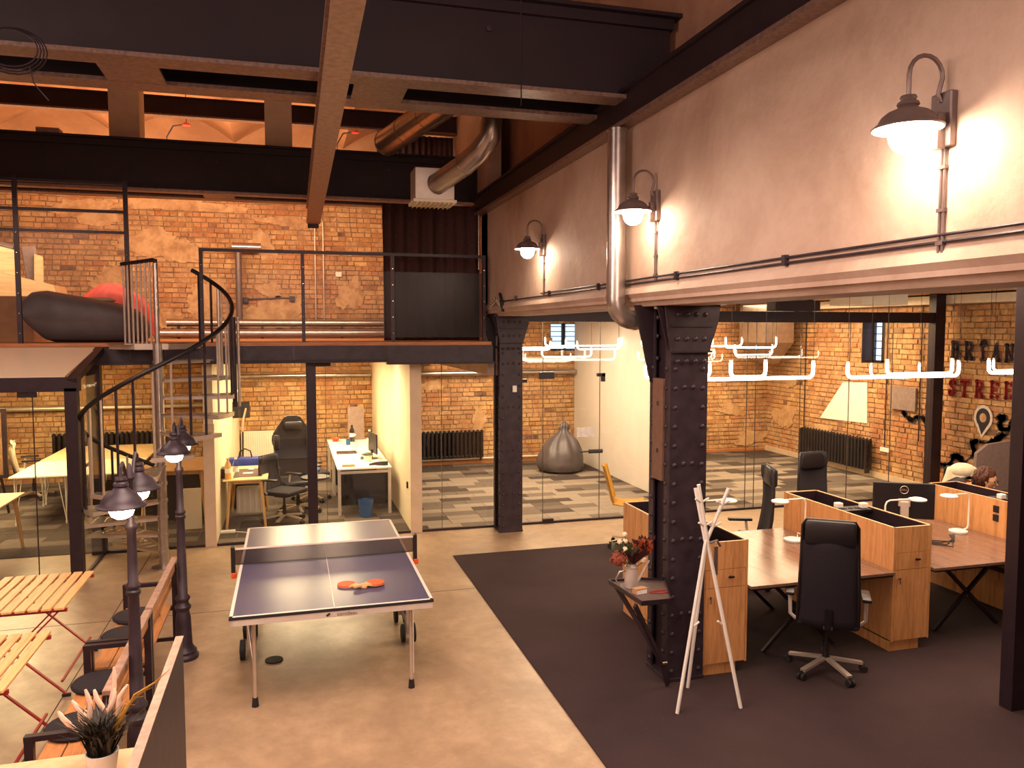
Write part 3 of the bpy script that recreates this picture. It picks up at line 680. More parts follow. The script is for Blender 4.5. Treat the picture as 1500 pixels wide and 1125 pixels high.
# ------------------------------------------------------------ wall lamps
def wall_lamp(y, lab, zb=3.74):
    L = (XW, y, zb); t = TH('wall_lamp', lab, 'wall lamp', L, group='gooseneck wall lamps'); 
    P('back_plate', MB().box((-.035, -.055, -.12), (0, .055, .11), bev=.006), 'shade', t)
    P('side_box', bx((-.075, -.03, -.13), (-.036, .0, .02)), 'shade', t)
    arm = [(-.035, 0, .07), (-.05, 0, .10)]+[(-.115+.085*math.cos(a), 0, .17+.085*math.sin(a)) for a in [math.radians(d) for d in range(0, 181, 20)]]+[(-.2, 0, .12), (-.2, 0, .07)]
    P('gooseneck', MB().tube(arm, .0095, 8), 'shade', t, True)
    prof = [(.0, .085), (.03, .083), (.034, .075), (.028, .065), (.042, .055), (.045, .045), (.036, .038), (.05, .028), (.08, .016), (.105, -.004), (.118, -.03), (.142, -.048)]
    P('lamp_shade', MB().lathe(prof+[(.140, -.053), (.114, -.035), (.1, -.01), (.075, .008), (.0, .02)], (-.2, 0, .0), 28), 'shade', t, True)
    P('shade_lining', MB().lathe([(.138, -.0545), (.112, -.037), (.098, -.013), (.074, .004), (.0, .014)], (-.2, 0, 0), 28), 'shade_in', t, True)
    P('globe', MB().lathe([(.0, -.155), (.03, -.15), (.055, -.132), (.071, -.105), (.075, -.08), (.071, -.055), (.055, -.02), (.04, 0), (0, .004)], (-.2, 0, 0), 20), 'bulb', t, True, label='glowing white globe bulb')
    P('conduit', MB().tube([(-.012, .01, -.12), (-.012, .01, -.56)], .006, 6).tube([(-.012, -.01, -.12), (-.012, -.01, -.56)], .006, 6), 'shade', t, True)
    for z in (-.2, -.38, -.52): P('clip', bx((-.022, -.02, z-.008), (0, .02, z+.008)), 'shade', t)
    return t
wall_lamp(2.8, 'nearest and largest gooseneck lamp on the plaster wall at the right', 3.73)
wall_lamp(5.55, 'gooseneck wall lamp just right of the silver down duct', 3.78)
wall_lamp(8.3, 'farthest and smallest gooseneck wall lamp, left of the silver down duct', 3.77)
cb = MB(); 
for dz in (0, .03): cb.tube([(XW-.012, y, 3.215+dz+(.0 if y > 1 else 0)) for y in (0, 2, 4, 6, 8, 10.2-(dz*60))], .008, 6)
cbl = T1('wall_cable', 'twin dark cables clipped along the bottom of the plaster wall', 'cable', cb, 'iron', smooth=True)
for y in (1.2, 2.35, 3.9, 5.2, 6.7, 8.1, 9.4): 
    q = P('clip', MB().box((XW-.03, y-.015, 3.2), (XW, y+.015, 3.26)), 'iron', None); q.data.transform(Matrix.Translation(-cbl.location)); q.parent = cbl
wt = TH('wire_tuft', 'tuft of loose pale wires sticking out above the far column', 'wires', (XW-.02, 10.1, 3.1), world=True)
for k in range(9):
    a = -.5+k*.2; P('wire', MB().tube([(XW-.02, 10.1, 3.12), (XW-.05-.04*math.cos(a), 10.1-.1*math.sin(a), 3.24), (XW-.12*abs(math.cos(a)), 10.1+.22*math.sin(a*1.3)+.1, 3.27-.015*k)], .004, 5), 'offwhite' if k % 2 else 'rubber', wt)
P('wire_bundle', MB().tube([(XW-.02, 10.0, 3.08), (XW-.03, 10.0, 3.2), (XW-.02, 10.15, 3.32)], .018, 7), 'rubber', wt)
# ------------------------------------------------------------ ducts
def duct(name, lab, pts, r, mat='steel', seams=.5, seg=22):
    t = TH(name, lab, 'duct', pts[0], world=True); pts = [Vector(p) for p in pts]
    P('tube', MB().tube(pts, r, seg), mat, t, True)
    for p, q in zip(pts, pts[1:]):
        L = (q-p).length
        if L < .45: continue
        n = int(L/seams)
        for k in range(n+1):
            c = p.lerp(q, (k+.02)/(n+.04)); d = (q-p).normalized()*.008
            P('seam', MB().cyl(c-d, c+d, r+.005, seg=seg), mat, t, True)
    return t
def arc(c, r, a0, a1, pl, n=7):
    out = []
    for k in range(n+1):
        a = math.radians(a0+(a1-a0)*k/n); u, v = r*math.cos(a), r*math.sin(a)
        out.append((c[0]+u, c[1], c[2]+v) if pl == 'xz' else (c[0], c[1]+u, c[2]+v))
    return out
duct('down_duct', 'shiny silver round duct coming down the plaster wall and bending under it', [(2.58, 6.05, 4.46), (2.58, 6.05, 3.1)]+arc((2.74, 6.05, 3.08), .16, 180, 270, 'xz')+[(3.28, 6.05, 2.92)], .078)
duct('gallery_duct', 'upper of the two silver ducts lying along the gallery wall', [(-2.2, 16.0, 2.975), (2.6, 16.0, 2.975)], .07, seams=.9)
gdu = MB(); [gdu.box((x-.02, 15.93, ZM), (x+.02, 16.07, 2.91)) for x in (-2.0, -.5, 1.0, 2.4)]
T1('duct_stand', 'low feet under the upper gallery duct', 'bracket', gdu, 'iron')['kind'] = 'stuff'
duct('gallery_duct', 'lower of the two silver ducts lying along the gallery wall', [(-2.4, 15.8, 2.78), (2.6, 15.8, 2.78)], .075, seams=.9)
q = ony(350, 420, 16.1)
duct('vent_riser', 'grey vertical duct with a short silver T-piece on the gallery brick wall', [(q.x, 16.1, 2.9), (q.x, 16.1, 4.36)], .06, 'shade', .8)
duct('vent_tee', 'short horizontal silver duct piece on top of the grey riser', [(q.x-.1, 16.05, 4.42), (q.x+.42, 16.05, 4.42)], .08, seams=.3)
# ceiling duct with grille box
db = TH('duct_diffuser', 'white square air box with louvred underside hanging left of the plaster wall', 'air diffuser', (1.52, 8.6, 4.35), world=True)
P('box', bx((1.30, 8.4, 4.22), (1.72, 8.75, 4.55), bev=.006), 'silver', db)
P('flange', bx((1.28, 8.38, 4.19), (1.74, 8.77, 4.22)), 'offwhite', db)
for k in range(9): P('louvre', MB().obox((1.325+k*.048, 8.575, 4.185), (.006, .36, .03), Euler((0, .6, 0))), 'offwhite', db)
duct('ceiling_duct', 'silver duct with elbow feeding the white air box', [(1.53, 8.42, 4.38), (1.75, 8.0, 4.52)]+[(1.86, 7.8, 4.62), (1.93, 7.7, 4.74), (1.94, 7.68, 4.9), (1.94, 7.68, 5.05)], .11, seams=.25)
duct('roof_duct', 'dark reflective duct crossing above the far girder near the diffuser', [(1.3, 10.9, 5.35), (2.0, 8.4, 5.5)], .17, seams=.6)
T1('cable_drop', 'thin black cable hanging from the near girder beside the silver duct', 'cable', MB().tube([(1.58, 5.4, 4.4), (1.58, 5.4, 5.5), (1.58, 5.4, 6.3)], .005, 5), 'rubber')
cl = MB(); q = ony(15, 70, 5.6)
for k in range(4): cl.tube([(q.x+(.15+.012*k)*math.cos(a), 5.6+.02*k, q.z+(.11+.01*k)*math.sin(a)) for a in [j*2*PI/22 for j in range(22)]], .005, 5, closed=True)
cl.tube([(q.x+.1, 5.6, q.z-.1), (q.x+.12, 5.6, q.z-.2), (q.x+.2, 5.6, q.z-.3)], .004, 5)
T1('cable_coil', 'coil of dark cable hanging on the near girder at the far left', 'cable', cl, 'iron')
# smoke detectors, vault clamps
for (px, py, lab) in ((273,184,'red-capped sprinkler lamp on a bent arm left of the hanging beam'),(520,195,'red-capped sprinkler lamp on a bent arm right of the hanging beam')):
    q = ony(px, py, 14.0); t = TH('sprinkler', lab, 'sprinkler', q, world=True)
    P('head', MB().cyl(q, q+Vector((0,0,.04)), .07, .04), 'redfab', t); P('ceiling_drop', MB().cyl(q+Vector((0,0,.03)), (q.x, q.y, 6.8), .006), 'iron', t); P('arm', MB().tube([q+Vector((0,0,.02)), q+Vector((-.2,0,-.02)), q+Vector((-.3,0,-.2)), q+Vector((-.3,.2,-.5))], .012, 6), 'iron', t)
# thin conduits on gallery wall
for px, lab in ((462, 'left of two thin steel conduits on the gallery brick wall'), (474, 'right of two thin steel conduits on the gallery brick wall')):
    q = ony(px, 400, YBK-.05); T1('conduit_pipe', lab, 'conduit', MB().cyl((q.x, YBK-.06, 2.9), (q.x, YBK-.06, 5.0), .012, seg=8), 'silver', smooth=True)
q = ony(496, 402, YBK-.06); T1('wall_bracket', 'small white junction box on the gallery brick wall', 'junction box', bx((q.x-.06, YBK-.09, q.z-.05), (q.x+.06, YBK-.03, q.z+.05), bev=.01), 'white')
t = TH('pipe_bracket', 'rusty bar with two end clamps fixed on the gallery brick wall', 'bracket', ony(395, 436, YBK-.05), world=True)
a, b = ony(360, 438, YBK-.06), ony(428, 436, YBK-.06); P('bar', MB().bar(a, b, .02), 'iron', t)
for q in (a, b): P('clamp', bx((q.x-.05, YBK-.1, q.z-.08), (q.x+.05, YBK-.02, q.z+.03), bev=.01), 'iron', t)
# ------------------------------------------------------------ TABLE TENNIS TABLE
tt = TH('table_tennis_table', 'blue table tennis table with white border standing in the hall', 'table', (.285, 7.3, 0), world=True)
X0, X1, Y0, Y1, Z = -.46, 1.035, 5.95, 8.66, .76
for a, b in ((Y0, 7.295), (7.305, Y1)): P('table_half', bx((X0, a, Z-.022), (X1, b, Z)), 'bluetop', tt)
P('border_line', MB().box((X0, Y0, Z), (X0+.024, Y1, Z+.0012)).box((X1-.024, Y0, Z), (X1, Y1, Z+.0012)).box((X0, Y0, Z), (X1, Y0+.024, Z+.0012)).box((X0, Y1-.024, Z), (X1, Y1, Z+.0012)).box(((X0+X1)/2-.003, Y0, Z), ((X0+X1)/2+.003, Y1, Z+.0012)), 'line', tt)
P('black_edge', bx((X0-.003, Y0-.004, Z-.022), (X1+.003, Y0, Z-.003)), 'rubber', tt)
ap = MB(); ap.box((X0+.005, Y0, Z-.068), (X1-.005, Y0+.03, Z-.022)); ap.box((X0+.005, Y0, Z-.068), (X0+.03, Y1, Z-.022)); ap.box((X1-.03, Y0, Z-.068), (X1-.005, Y1, Z-.022)); ap.box((X0+.005, Y1-.03, Z-.068), (X1-.005, Y1, Z-.022)); P('apron', ap, 'alu', tt)
for yy in (7.2, 7.4): P('cross_beam', bx((X0+.05, yy-.02, Z-.14), (X1-.05, yy+.02, Z-.08)), 'alu', tt)
P('cross_bar', MB().cyl((X0+.08, 6.28, .66), (X1-.08, 6.28, .66), .016), 'chrome', tt, True)
def letters(txt, size, font_w=1.0):
    cu = bpy.data.curves.new('txt', 'FONT'); cu.body = txt; cu.size = size; cu.extrude = 0; cu.align_x = 'CENTER'; cu.offset = (font_w-1)*size*.03
    ob = bpy.data.objects.new('txt', cu); COL.objects.link(ob); dg = bpy.context.evaluated_depsgraph_get(); me = bpy.data.meshes.new_from_object(ob.evaluated_get(dg)); bpy.data.objects.remove(ob); return me
def text(name, txt, size, loc, rot, mat, parent=None, th=.001, fw=1.0):
    me = letters(txt, size, fw); me.materials.clear(); me.materials.append(M[mat]); R = Euler(rot).to_matrix().to_4x4()
    L = Vector(loc)-(OFF.get(parent.name, Vector()) if parent else Vector())
    me.transform(Matrix.Translation(L) @ R); o = bpy.data.objects.new(name, me); COL.objects.link(o); o.parent = parent
    return o
text('maker_lettering', 'cornilleau', .038, (.38, Y0-.006, Z-.058), (PI/2, 0, 0), 'rubber', tt)
P('maker_mark', MB().obox((.24, Y0-.003, Z-.045), (.03, .004, .014), Euler((0, -.6, 0))), 'rubber', tt)
for x, sx in ((X0+.16, -1), (X1-.15, 1)):
    for yy, sy in ((6.12, 1), (8.45, -1)):
        lg = P('leg', MB().cyl((x, yy, .06), (x, yy+.02*sy, Z-.06), .0155, seg=12), 'silver', tt, True)
        P('foot', MB().cyl((x, yy, 0), (x, yy, .07), .026, .02, seg=12), 'rubber', lg)
        P('stay', MB().cyl((x+sx*.01+.02, yy+.1*sy, .07), (x+sx*.09, yy+.55*sy, Z-.12), .009), 'silver', tt, True)
for x, sx in ((X0+.02, -1), (X1+.0, 1)):
    for yy in (7.05, 7.55):
        wh = P('wheel', MB().cyl((x-.02, yy, .085), (x+.02, yy, .085), .085, seg=24), 'rubber', tt, True); P('wheel_hub', MB().cyl((x-.026, yy, .085), (x+.026, yy, .085), .03, seg=16), 'shade', wh)
        wh = P('wheel', MB().cyl((x-.09*sx-.015, yy, .085), (x-.09*sx+.015, yy, .085), .08, seg=24), 'rubber', tt, True)
        P('caster_fork', MB().box((x-.05*sx-.012, yy-.02, .08), (x-.05*sx+.012, yy+.02, .42), bev=.003), 'alu', tt)
    P('wheel_frame', MB().bar((x-.05*sx, 7.05, .42), (x-.05*sx, 7.2, .66), .03).bar((x-.05*sx, 7.55, .42), (x-.05*sx, 7.4, .66), .03).bar((x-.05*sx, 7.05, .16), (x-.05*sx, 7.55, .16), .025), 'blackplastic', tt)
    P('knee_clamp', bx((x-.06*sx-.02, 6.3, .6), (x-.06*sx+.03, 6.5, .72), bev=.01), 'blackplastic', tt)
n_ = TH('table_net', 'dark net with white top tape and black end posts across the tennis table', 'net', (.285, 7.3, Z), world=True)
P('mesh', bx((X0-.05, 7.298, Z+.004), (X1+.05, 7.302, Z+.14)), 'net', n_); P('tape', bx((X0-.05, 7.296, Z+.138), (X1+.05, 7.304, Z+.153)), 'line', n_)
P('bottom_cord', MB().cyl((X0-.03, 7.3, Z+.006), (X1+.03, 7.3, Z+.006), .004), 'rubber', n_)
for x in (X0-.075, X1+.045):
    P('end_post', bx((x-.0, 7.27, Z-.07), (x+.035, 7.33, Z+.17), bev=.006), 'blackplastic', n_); P('clamp', bx((x+.0, 7.26, Z-.11), (x+.045, 7.34, Z-.06), bev=.006), 'orange', n_)
def paddle(loc, rzv, lab):
    t = TH('table_tennis_bat', lab, 'bat', loc, rzv, 'bats on the tennis table')
    P('blade', MB().lathe([(0, 0), (.073, 0), (.075, .004), (.075, .010), (0, .010)], (0, .08, .004), 28), 'paddle', t)
    P('wood_core', MB().prism([(.074*math.cos(a), .08+.076*math.sin(a)) for a in [k*2*PI/28 for k in range(28)]], .0, .0045), 'padwood', t)
    P('throat', MB().prism([(-.05, .025), (.05, .025), (.014, -.025), (-.014, -.025)], .004, .016), 'padwood', t)
    P('handle', MB().box((-.014, -.115, .0), (.014, -.01, .024), bev=.006), 'padwood', t)
q = onz(513, 859, Z+.0); paddle((q.x+.035, q.y-.02, Z+.0015), .85, 'left orange table tennis bat with wooden handle on the blue table')
q = onz(550, 857, Z+.0); paddle((q.x-.075, q.y-.03, Z+.0125), -1.15, 'right orange table tennis bat lying overlapping the left one')
# ------------------------------------------------------------ DESK CABINETS
def cabinet(x0, w_, lab, front=True, y0=5.64, y1=7.24, h=1.12):
    t = TH('desk_cabinet', lab, 'cabinet', (x0+w_/2, y0, .012), world=True); x1 = x0+w_; zb = .012
    P('side_panel', bx((x0, y0, zb+.09), (x0+.018, y1, h)), 'oak', t); P('side_panel', bx((x1-.018, y0, zb+.09), (x1, y1, h)), 'oak', t)
    P('back_panel', bx((x0+.018, y1-.018, zb+.09), (x1-.018, y1, h)), 'oak', t)
    P('front_panel', bx((x0+.018, y0, h-.225), (x1-.018, y0+.018, h)), 'oak', t)
    P('front_stile', bx((x0+.018, y0+.003, zb+.09), (x0+.024, y0+.018, h-.225)), 'oakedge', t)
    d = P('drawer', bx((x0+.022, y0-.002, h-.375), (x1-.022, y0+.016, h-.229)), 'oak', t)
    P('knob', MB().cyl((x0+w_/2+.04, y0-.02, h-.29), (x0+w_/2+.04, y0-.002, h-.29), .008).obox((x0+w_/2+.04, y0-.022, h-.29), (.05, .012, .014)), 'blackplastic', d)
    d = P('door', bx((x0+.022, y0-.002, zb+.1), (x1-.022, y0+.016, h-.379)), 'oak', t)
    P('key', MB().cyl((x0+.06, y0-.02, h-.45), (x0+.06, y0-.002, h-.45), .01).obox((x0+.062, y0-.02, h-.475), (.008, .004, .05)), 'chrome', d)
    P('plinth', bx((x0+.0, y0+.02, zb), (x1-.09, y1-.02, zb+.1)), 'oak', t)
    ed = MB()
    ed.box((x0, y0, h), (x1, y0+.018, h+.002)); ed.box((x0, y1-.018, h), (x1, y1, h+.002)); ed.box((x0, y0, h), (x0+.018, y1, h+.002)); ed.box((x1-.018, y0, h), (x1, y1, h+.002)); P('edge_band', ed, 'oakedge', t)
    ym = (y0+y1)/2
    P('trough_liner', MB().box((x0+.019, y0+.019, h-.2), (x1-.019, y1-.019, h-.19)).box((x0+.019, y0+.019, h-.2), (x0+.024, y1-.019, h-.004)).box((x1-.024, y0+.019, h-.2), (x1-.019, y1-.019, h-.004)).box((x0+.024, y0+.019, h-.2), (x1-.024, y0+.024, h-.004)).box((x0+.024, y1-.024, h-.2), (x1-.024, y1-.019, h-.004)), 'black', t)
    P('power_bridge', bx((x0+.02, ym-.09, h-.035), (x1-.02, ym+.09, h-.012)), 'blackplastic', t)
    for k in range(3): P('socket', MB().cyl((x0+.12+k*.07, ym, h-.014), (x0+.12+k*.07, ym, h-.007), .022, seg=14), 'rubber', t)
    return t, ym
ca, ym = cabinet(3.19, .41, 'oak desk cabinet directly behind the near riveted column')
cb_, ym = cabinet(5.04, .40, 'oak desk cabinet with drawer and door right of the front mesh chair')
cc, ym = cabinet(6.9, .40, 'oak desk cabinet partly hidden by the black post at the right edge')
for k, z in enumerate((1.02, .93)): P('wall_socket', bx((6.894, 6.3, z-.035), (6.90, 6.37, z+.035), bev=.003), 'blackplastic', cc)
for (x, y, lab) in ((5.13, ym+.05, 'left white plug adaptor on the middle oak cabinet'), (5.36, ym-.02, 'right white plug adaptor on the middle oak cabinet'), (7.02, ym-.05, 'white plug adaptor on the right oak cabinet near the person')):
    T1('plug_adaptor', lab, 'adaptor', bx((x-.035, y-.03, 1.109), (x+.035, y+.03, 1.16), bev=.008), 'white', 'white plug adaptors')
# ------------------------------------------------------------ DESKS
def desk(x0, x1, lab, y0=5.6, y1=7.22):
    t = TH('desk', lab, 'desk', ((x0+x1)/2, (y0+y1)/2, .012), world=True)
    P('desktop', bx((x0, y0, .715), (x1, y1, .74), bev=.002), 'desktop', t)
    P('under_edge', bx((x0+.01, y0+.01, .70), (x1-.01, y1-.01, .714)), 'blackplastic', t)
    for yy in (y0+.35, y1-.35):
        P('leg', MB().bar((x0+.35, yy, .012), (x1-.35, yy, .70), .03).bar((x1-.35, yy, .012), (x0+.35, yy, .70), .03), 'black', t)
    P('leg_rail', bx((x0+.3, y0+.33, .67), (x1-.3, y0+.37, .70)), 'black', t)
    P('modesty_panel', bx((x1-.02, y0+.5, .30), (x1-.005, y1-.1, .70)), 'oak', t)
    return t
desk(3.61, 5.03, 'brown topped desk between the near column cabinet and the middle oak cabinet')
desk(5.45, 6.89, 'brown topped desk right of the middle oak cabinet, holding the monitor')
T1('cable_tray', 'black steel cable rail under the right desk along the cabinet', 'cable tray', bx((6.8, 5.7, .42), (6.88, 7.1, .45)), 'black')
# ------------------------------------------------------------ DESK LAMPS
def desk_lamp(base, h, reach, ang, lab):
    t = TH('desk_lamp', lab, 'desk lamp', base, ang, 'white disc desk lamps')
    P('base', MB().lathe([(0, 0), (.085, 0), (.09, .008), (.088, .022), (.07, .03), (0, .03)], (0,0,0), 28), 'white', t, True)
    P('arm', MB().tube([(.07, 0, .02), (.13, 0, .03), (.15, 0, .06), (.15, 0, h-.05), (.135, 0, h-.015), (.10, 0, h), (-reach+.05, 0, h+.005)], .008, 8), 'white', t, True)
    P('head', MB().lathe([(0, .018), (.05, .015), (.082, .004), (.085, -.004), (.08, -.012), (0, -.012)], (-reach, 0, h), 28), 'white', t, True)
    return t
desk_lamp((4.80, 6.73, .74), .42, .18, .15, 'white disc desk lamp behind the front mesh chair, head pointing left')
desk_lamp((6.66, 6.56, .74), .40, .16, .15, 'white disc desk lamp on the right desk with cables around its base')
desk_lamp((3.95, 6.9, .74), .42, .20, PI-.15, 'white disc desk lamp reaching over the left desk beside the coat stand')
q = ony(1298, 755, 6.35); desk_lamp((q.x+.15, 6.35, .74), .44, .20, PI-.1, 'white desk lamp standing in front of the monitor')
# monitor
q = ony(1323, 740, 6.85); mo = TH('monitor', 'black monitor seen from behind with round logo on the right desk', 'monitor', (q.x, 6.85, .74), -.5); mo.scale = (1.12, 1.12, 1.12)
P('panel', MB().box((-.27, -.02, .10), (.27, .012, .44), bev=.008), 'blackplastic', mo); P('screen', bx((-.26, .012, .11), (.26, .014, .43)), 'screen', mo)
P('stand', MB().box((-.035, -.07, .0), (.035, -.03, .27), bev=.006), 'alu', mo); P('foot', bx((-.13, -.12, 0), (.13, .07, .015), bev=.004), 'alu', mo); P('stand_head', bx((-.05, -.05, .22), (.05, -.015, .29), bev=.004), 'alu', mo)
P('logo_ring', MB().tube([(.0+.036*math.cos(a), -.022, .375+.036*math.sin(a)) for a in [k*2*PI/24 for k in range(24)]], .0028, 6, closed=True), 'silver', mo)
lm = text('logo_letters', 'DELL', .024, (0, -.0225, .3665), (PI/2, 0, 0), 'silver', mo)
cab = MB()
for k in range(4):
    cab.tube([(6.55-.02*k, 6.5, .746), (6.3+.04*k, 6.25+.05*k, .748), (6.15, 6.35-.08*k, .747), (5.95, 6.5-.05*k, .747)], .005, 5)
T1('desk_cables', 'tangle of dark cables running across the right desk', 'cables', cab, 'rubber', smooth=True)
T1('desk_cable', 'white cable bundle behind the lamp on the left desk', 'cables', MB().tube([(4.9, 6.8, .745), (4.97, 6.9, .77), (5.01, 6.75, .75), (4.93, 6.65, .748)], .006, 6), 'white', smooth=True)
# ------------------------------------------------------------ OFFICE CHAIRS
def office_chair(name, lab, loc, rzv, high=True, seat='leather', back='blackfab', base='silver', arms=True, group=None, cat='chair', headrest=False):
    """faces local +y"""
    t = TH(name, lab, cat, loc, rzv, group)
    for k in range(5):
        a = k*2*PI/5+.3; d = Vector((math.cos(a), math.sin(a), 0))
        sp = P('base_spoke', MB().bar(d*.03+Vector((0,0,.115)), d*.30+Vector((0,0,.075)), .045, .022), base, t)
        c_ = d*.31; s_v = Vector((-d.y, d.x, 0))
        P('castor', MB().cyl(c_+s_v*.008+Vector((0,0,.028)), c_+s_v*.03+Vector((0,0,.028)), .028, seg=14).cyl(c_-s_v*.03+Vector((0,0,.028)), c_-s_v*.008+Vector((0,0,.028)), .028, seg=14).cyl(c_+Vector((0,0,.02)), c_+Vector((0,0,.075)), .008), 'rubber', sp)
    P('gas_column', MB().cyl((0,0,.09), (0,0,.26), .026).cyl((0,0,.26), (0,0,.40), .016), 'blackplastic', t, True)
    P('mechanism', bx((-.09, -.12, .385), (.09, .1, .43), bev=.01), 'blackplastic', t)
    P('seat', MB().box((-.24, -.22, .43), (.24, .26, .50), bev=.032), seat, t, True)
    P('back_support', MB().bar((0, -.1, .41), (0, -.27, .46), .07, .025).bar((0, -.27, .45), (0, -.30, .62), .05, .02), 'blackplastic', t)
    zt = 1.33 if high else .98
    m = MB(); rows = 14; colsn = 8; g = []
    for i in range(rows+1):
        u = i/rows; z = .46+(zt-.46)*u
        wd = .225*(1-.10*u)*(1-.0 if u < .93 else 1-(u-.93)*2.0); yb = -.245-.05*math.sin(u*PI*.9)-.05*u+ (.02 if u > .8 else 0)
        wd *= 1+.10*max(0, .35-u)
        g.append([m.b.verts.new((wd*(2*j/colsn-1), yb+.05*(2*j/colsn-1)**2-.0, z)) for j in range(colsn+1)])
    for A_, B_ in zip(g, g[1:]):
        for j in range(colsn): m.b.faces.new((A_[j], A_[j+1], B_[j+1], B_[j]))
    bk = P('backrest', m, back, t, True); md = bk.modifiers.new('thick', 'SOLIDIFY'); md.thickness = .022; md.offset = 0
    fr = [(-.228, -.2, .47), (-.226, -.24, .6), (-.22, -.27, .8), (-.212, -.28, 1.0), (-.205, -.27, zt-.05), (-.18, -.29, zt), (.18, -.29, zt), (.205, -.27, zt-.05), (.212, -.28, 1.0), (.22, -.27, .8), (.226, -.24, .6), (.228, -.2, .47)] if high else [(-.22, -.2, .47), (-.215, -.25, .7), (-.2, -.27, zt-.03), (-.17, -.3, zt), (.17, -.3, zt), (.2, -.27, zt-.03), (.215, -.25, .7), (.22, -.2, .47)]
    P('back_frame', MB().tube(fr, .014, 7), seat, t, True)
    if high: P('headrest', MB().box((-.19, -.33, zt-.2), (.19, -.255, zt+.005), bev=.03), seat, t, True)
    if arms:
        for s_ in (-1, 1):
            P('armrest', MB().tube([(s_*.24, -.12, .46), (s_*.285, -.12, .5), (s_*.29, -.1, .66)], .015, 8)
            , 'alu' if base == 'silver' else 'blackplastic', t, True); P('arm_pad', MB().box((s_*.29-.035, -.17, .66), (s_*.29+.035, .1, .69), bev=.01), 'blackplastic', t, True)
    return t
GZ = .012
oc = office_chair('office_chair', 'black high-back mesh office chair seen from behind at the front desk', (4.24, 5.47, GZ), -.62)
dup(oc, (4.78, 7.62, GZ), 1.22, 'black high-back chair in side view beside the coat stand', None)
dup(oc, (6.18, 8.0, GZ), PI+.1, 'black leather-topped chair facing the camera behind the middle cabinet', None)
# mustard shell chair
def shell_chair(lab, loc, rzv, shell='yellow', legs=True):
    t = TH('shell_chair', lab, 'chair', loc, rzv)
    m = MB(); g = []
    for i in range(15):
        u = i/14
        if u < .45: y = .2-.42*(u/.45); z = .46-.02*math.sin(u/.45*PI)
        else: v_ = (u-.45)/.55; y = -.22-.13*v_; z = .46+.42*v_**.9
        wd = .215 if u < .5 else .215*(1-.35*((u-.5)/.5)**2)
        g.append([m.b.verts.new((wd*(j/4-1), y+(.05 if u > .45 else 0)*(j/4-1)**2, z+(.03 if u < .5 else 0)*(j/4-1)**2)) for j in range(9)])
    for A_, B_ in zip(g, g[1:]):
        for j in range(8): m.b.faces.new((A_[j], A_[j+1], B_[j+1], B_[j]))
    sh = P('shell', m, shell, t, True); md = sh.modifiers.new('thick', 'SOLIDIFY'); md.thickness = .012
    P('column', MB().cyl((0,0,.08), (0,0,.44), .022), 'chrome', t, True)
    for k in range(5):
        a = k*2*PI/5+.2; d = Vector((math.cos(a), math.sin(a), 0))
        sp = P('base_spoke', MB().bar(Vector((0,0,.09)), d*.27+Vector((0,0,.065)), .035, .02), 'chrome', t)
        P('castor', MB().cyl(d*.27+Vector((-.02,0,.027)), d*.27+Vector((.02,0,.027)), .027, seg=12), 'rubber', sp)
    return t
shell_chair('mustard yellow shell chair on castors behind the near column cabinet', (4.22, 9.42, .012), -2.0); COL.objects['shell_chair'].scale = (1, 1, 1.22)
# ------------------------------------------------------------ COAT STAND
cs = TH('coat_stand', 'white metal coat stand of crossed rods before the near column', 'coat stand', (2.97, 5.25, GZ), world=True)
j = Vector((2.985, 5.24, 1.24)); feet = [onz(992, 1045, GZ), onz(1085, 1037, GZ), Vector((2.99, 5.5, GZ))]
tops = [Vector((3.14, 5.2, 1.66)), Vector((2.89, 5.2, 1.70)), Vector((2.93, 5.32, 1.65))]
for f, tp_ in zip(feet, tops):
    jj = j+Vector((f.x-j.x, f.y-j.y, 0))*.04
    P('rod', MB().tube([f, jj, tp_], .014, 10), 'white', cs, True)
for (a, b, s_) in ((tops[1], j, -1), (tops[0], j, 1), (tops[1], j, 1), (tops[0], j, -1)):
    for f in (.3, .7):
        q = a.lerp(b, f); P('peg', MB().cyl(q, q+Vector((s_*.055, -.02, .035)), .008), 'white', cs, True)
for f, s_ in ((feet[0], 1), (feet[1], -1)):
    q = j.lerp(f, .5); P('peg', MB().cyl(q, q+Vector((s_*.055, -.01, .045)), .008), 'white', cs, True)
T1('hanging_strap', 'grey lanyard hanging on the coat stand crossing', 'strap', MB().box((3.04, 5.215, 1.0), (3.07, 5.225, 1.22)).tube([(3.0, 5.22, 1.25), (3.05, 5.2, 1.27), (3.09, 5.22, 1.22)], .01, 6), 'shade')
# ------------------------------------------------------------ TRAY SHELF WITH WATERING CAN AND FLOWERS
zt = .84
tr = TH('folding_shelf', 'small dark tray shelf on slanted struts fixed beside the near column', 'shelf', (2.6, 5.6, GZ), world=True)
cn = [onz(892, 852, zt), onz(941, 849, zt), Vector((2.85, 5.65, zt)), onz(983, 880, zt), onz(940, 884, zt)]
P('tray', MB().prism([(c.x, c.y) for c in cn], zt-.012, zt), 'shade', tr)
rim = MB()
for a, b in zip(cn, cn[1:]+cn[:1]): rim.bar(a, b, .008, .035)
P('tray_rim', rim, 'black', tr)
b_ = Vector((2.78, 5.52, .22))
P('strut', MB().bar(cn[0]+Vector((.05,0,-.02)), b_, .02, .035), 'black', tr); P('strut', MB().bar(cn[4]+Vector((-.04,.03,-.02)), b_, .02, .035), 'black', tr)
P('strut', MB().bar(b_, (2.84, 5.55, .03), .02, .04), 'black', tr); P('pivot', MB().cyl((2.76, 5.49, .24), (2.8, 5.49, .24), .012), 'chrome', tr)
wc = TH('watering_can', 'silver watering can used as a vase on the tray shelf', 'watering can', (2.53, 5.58, zt+.001))
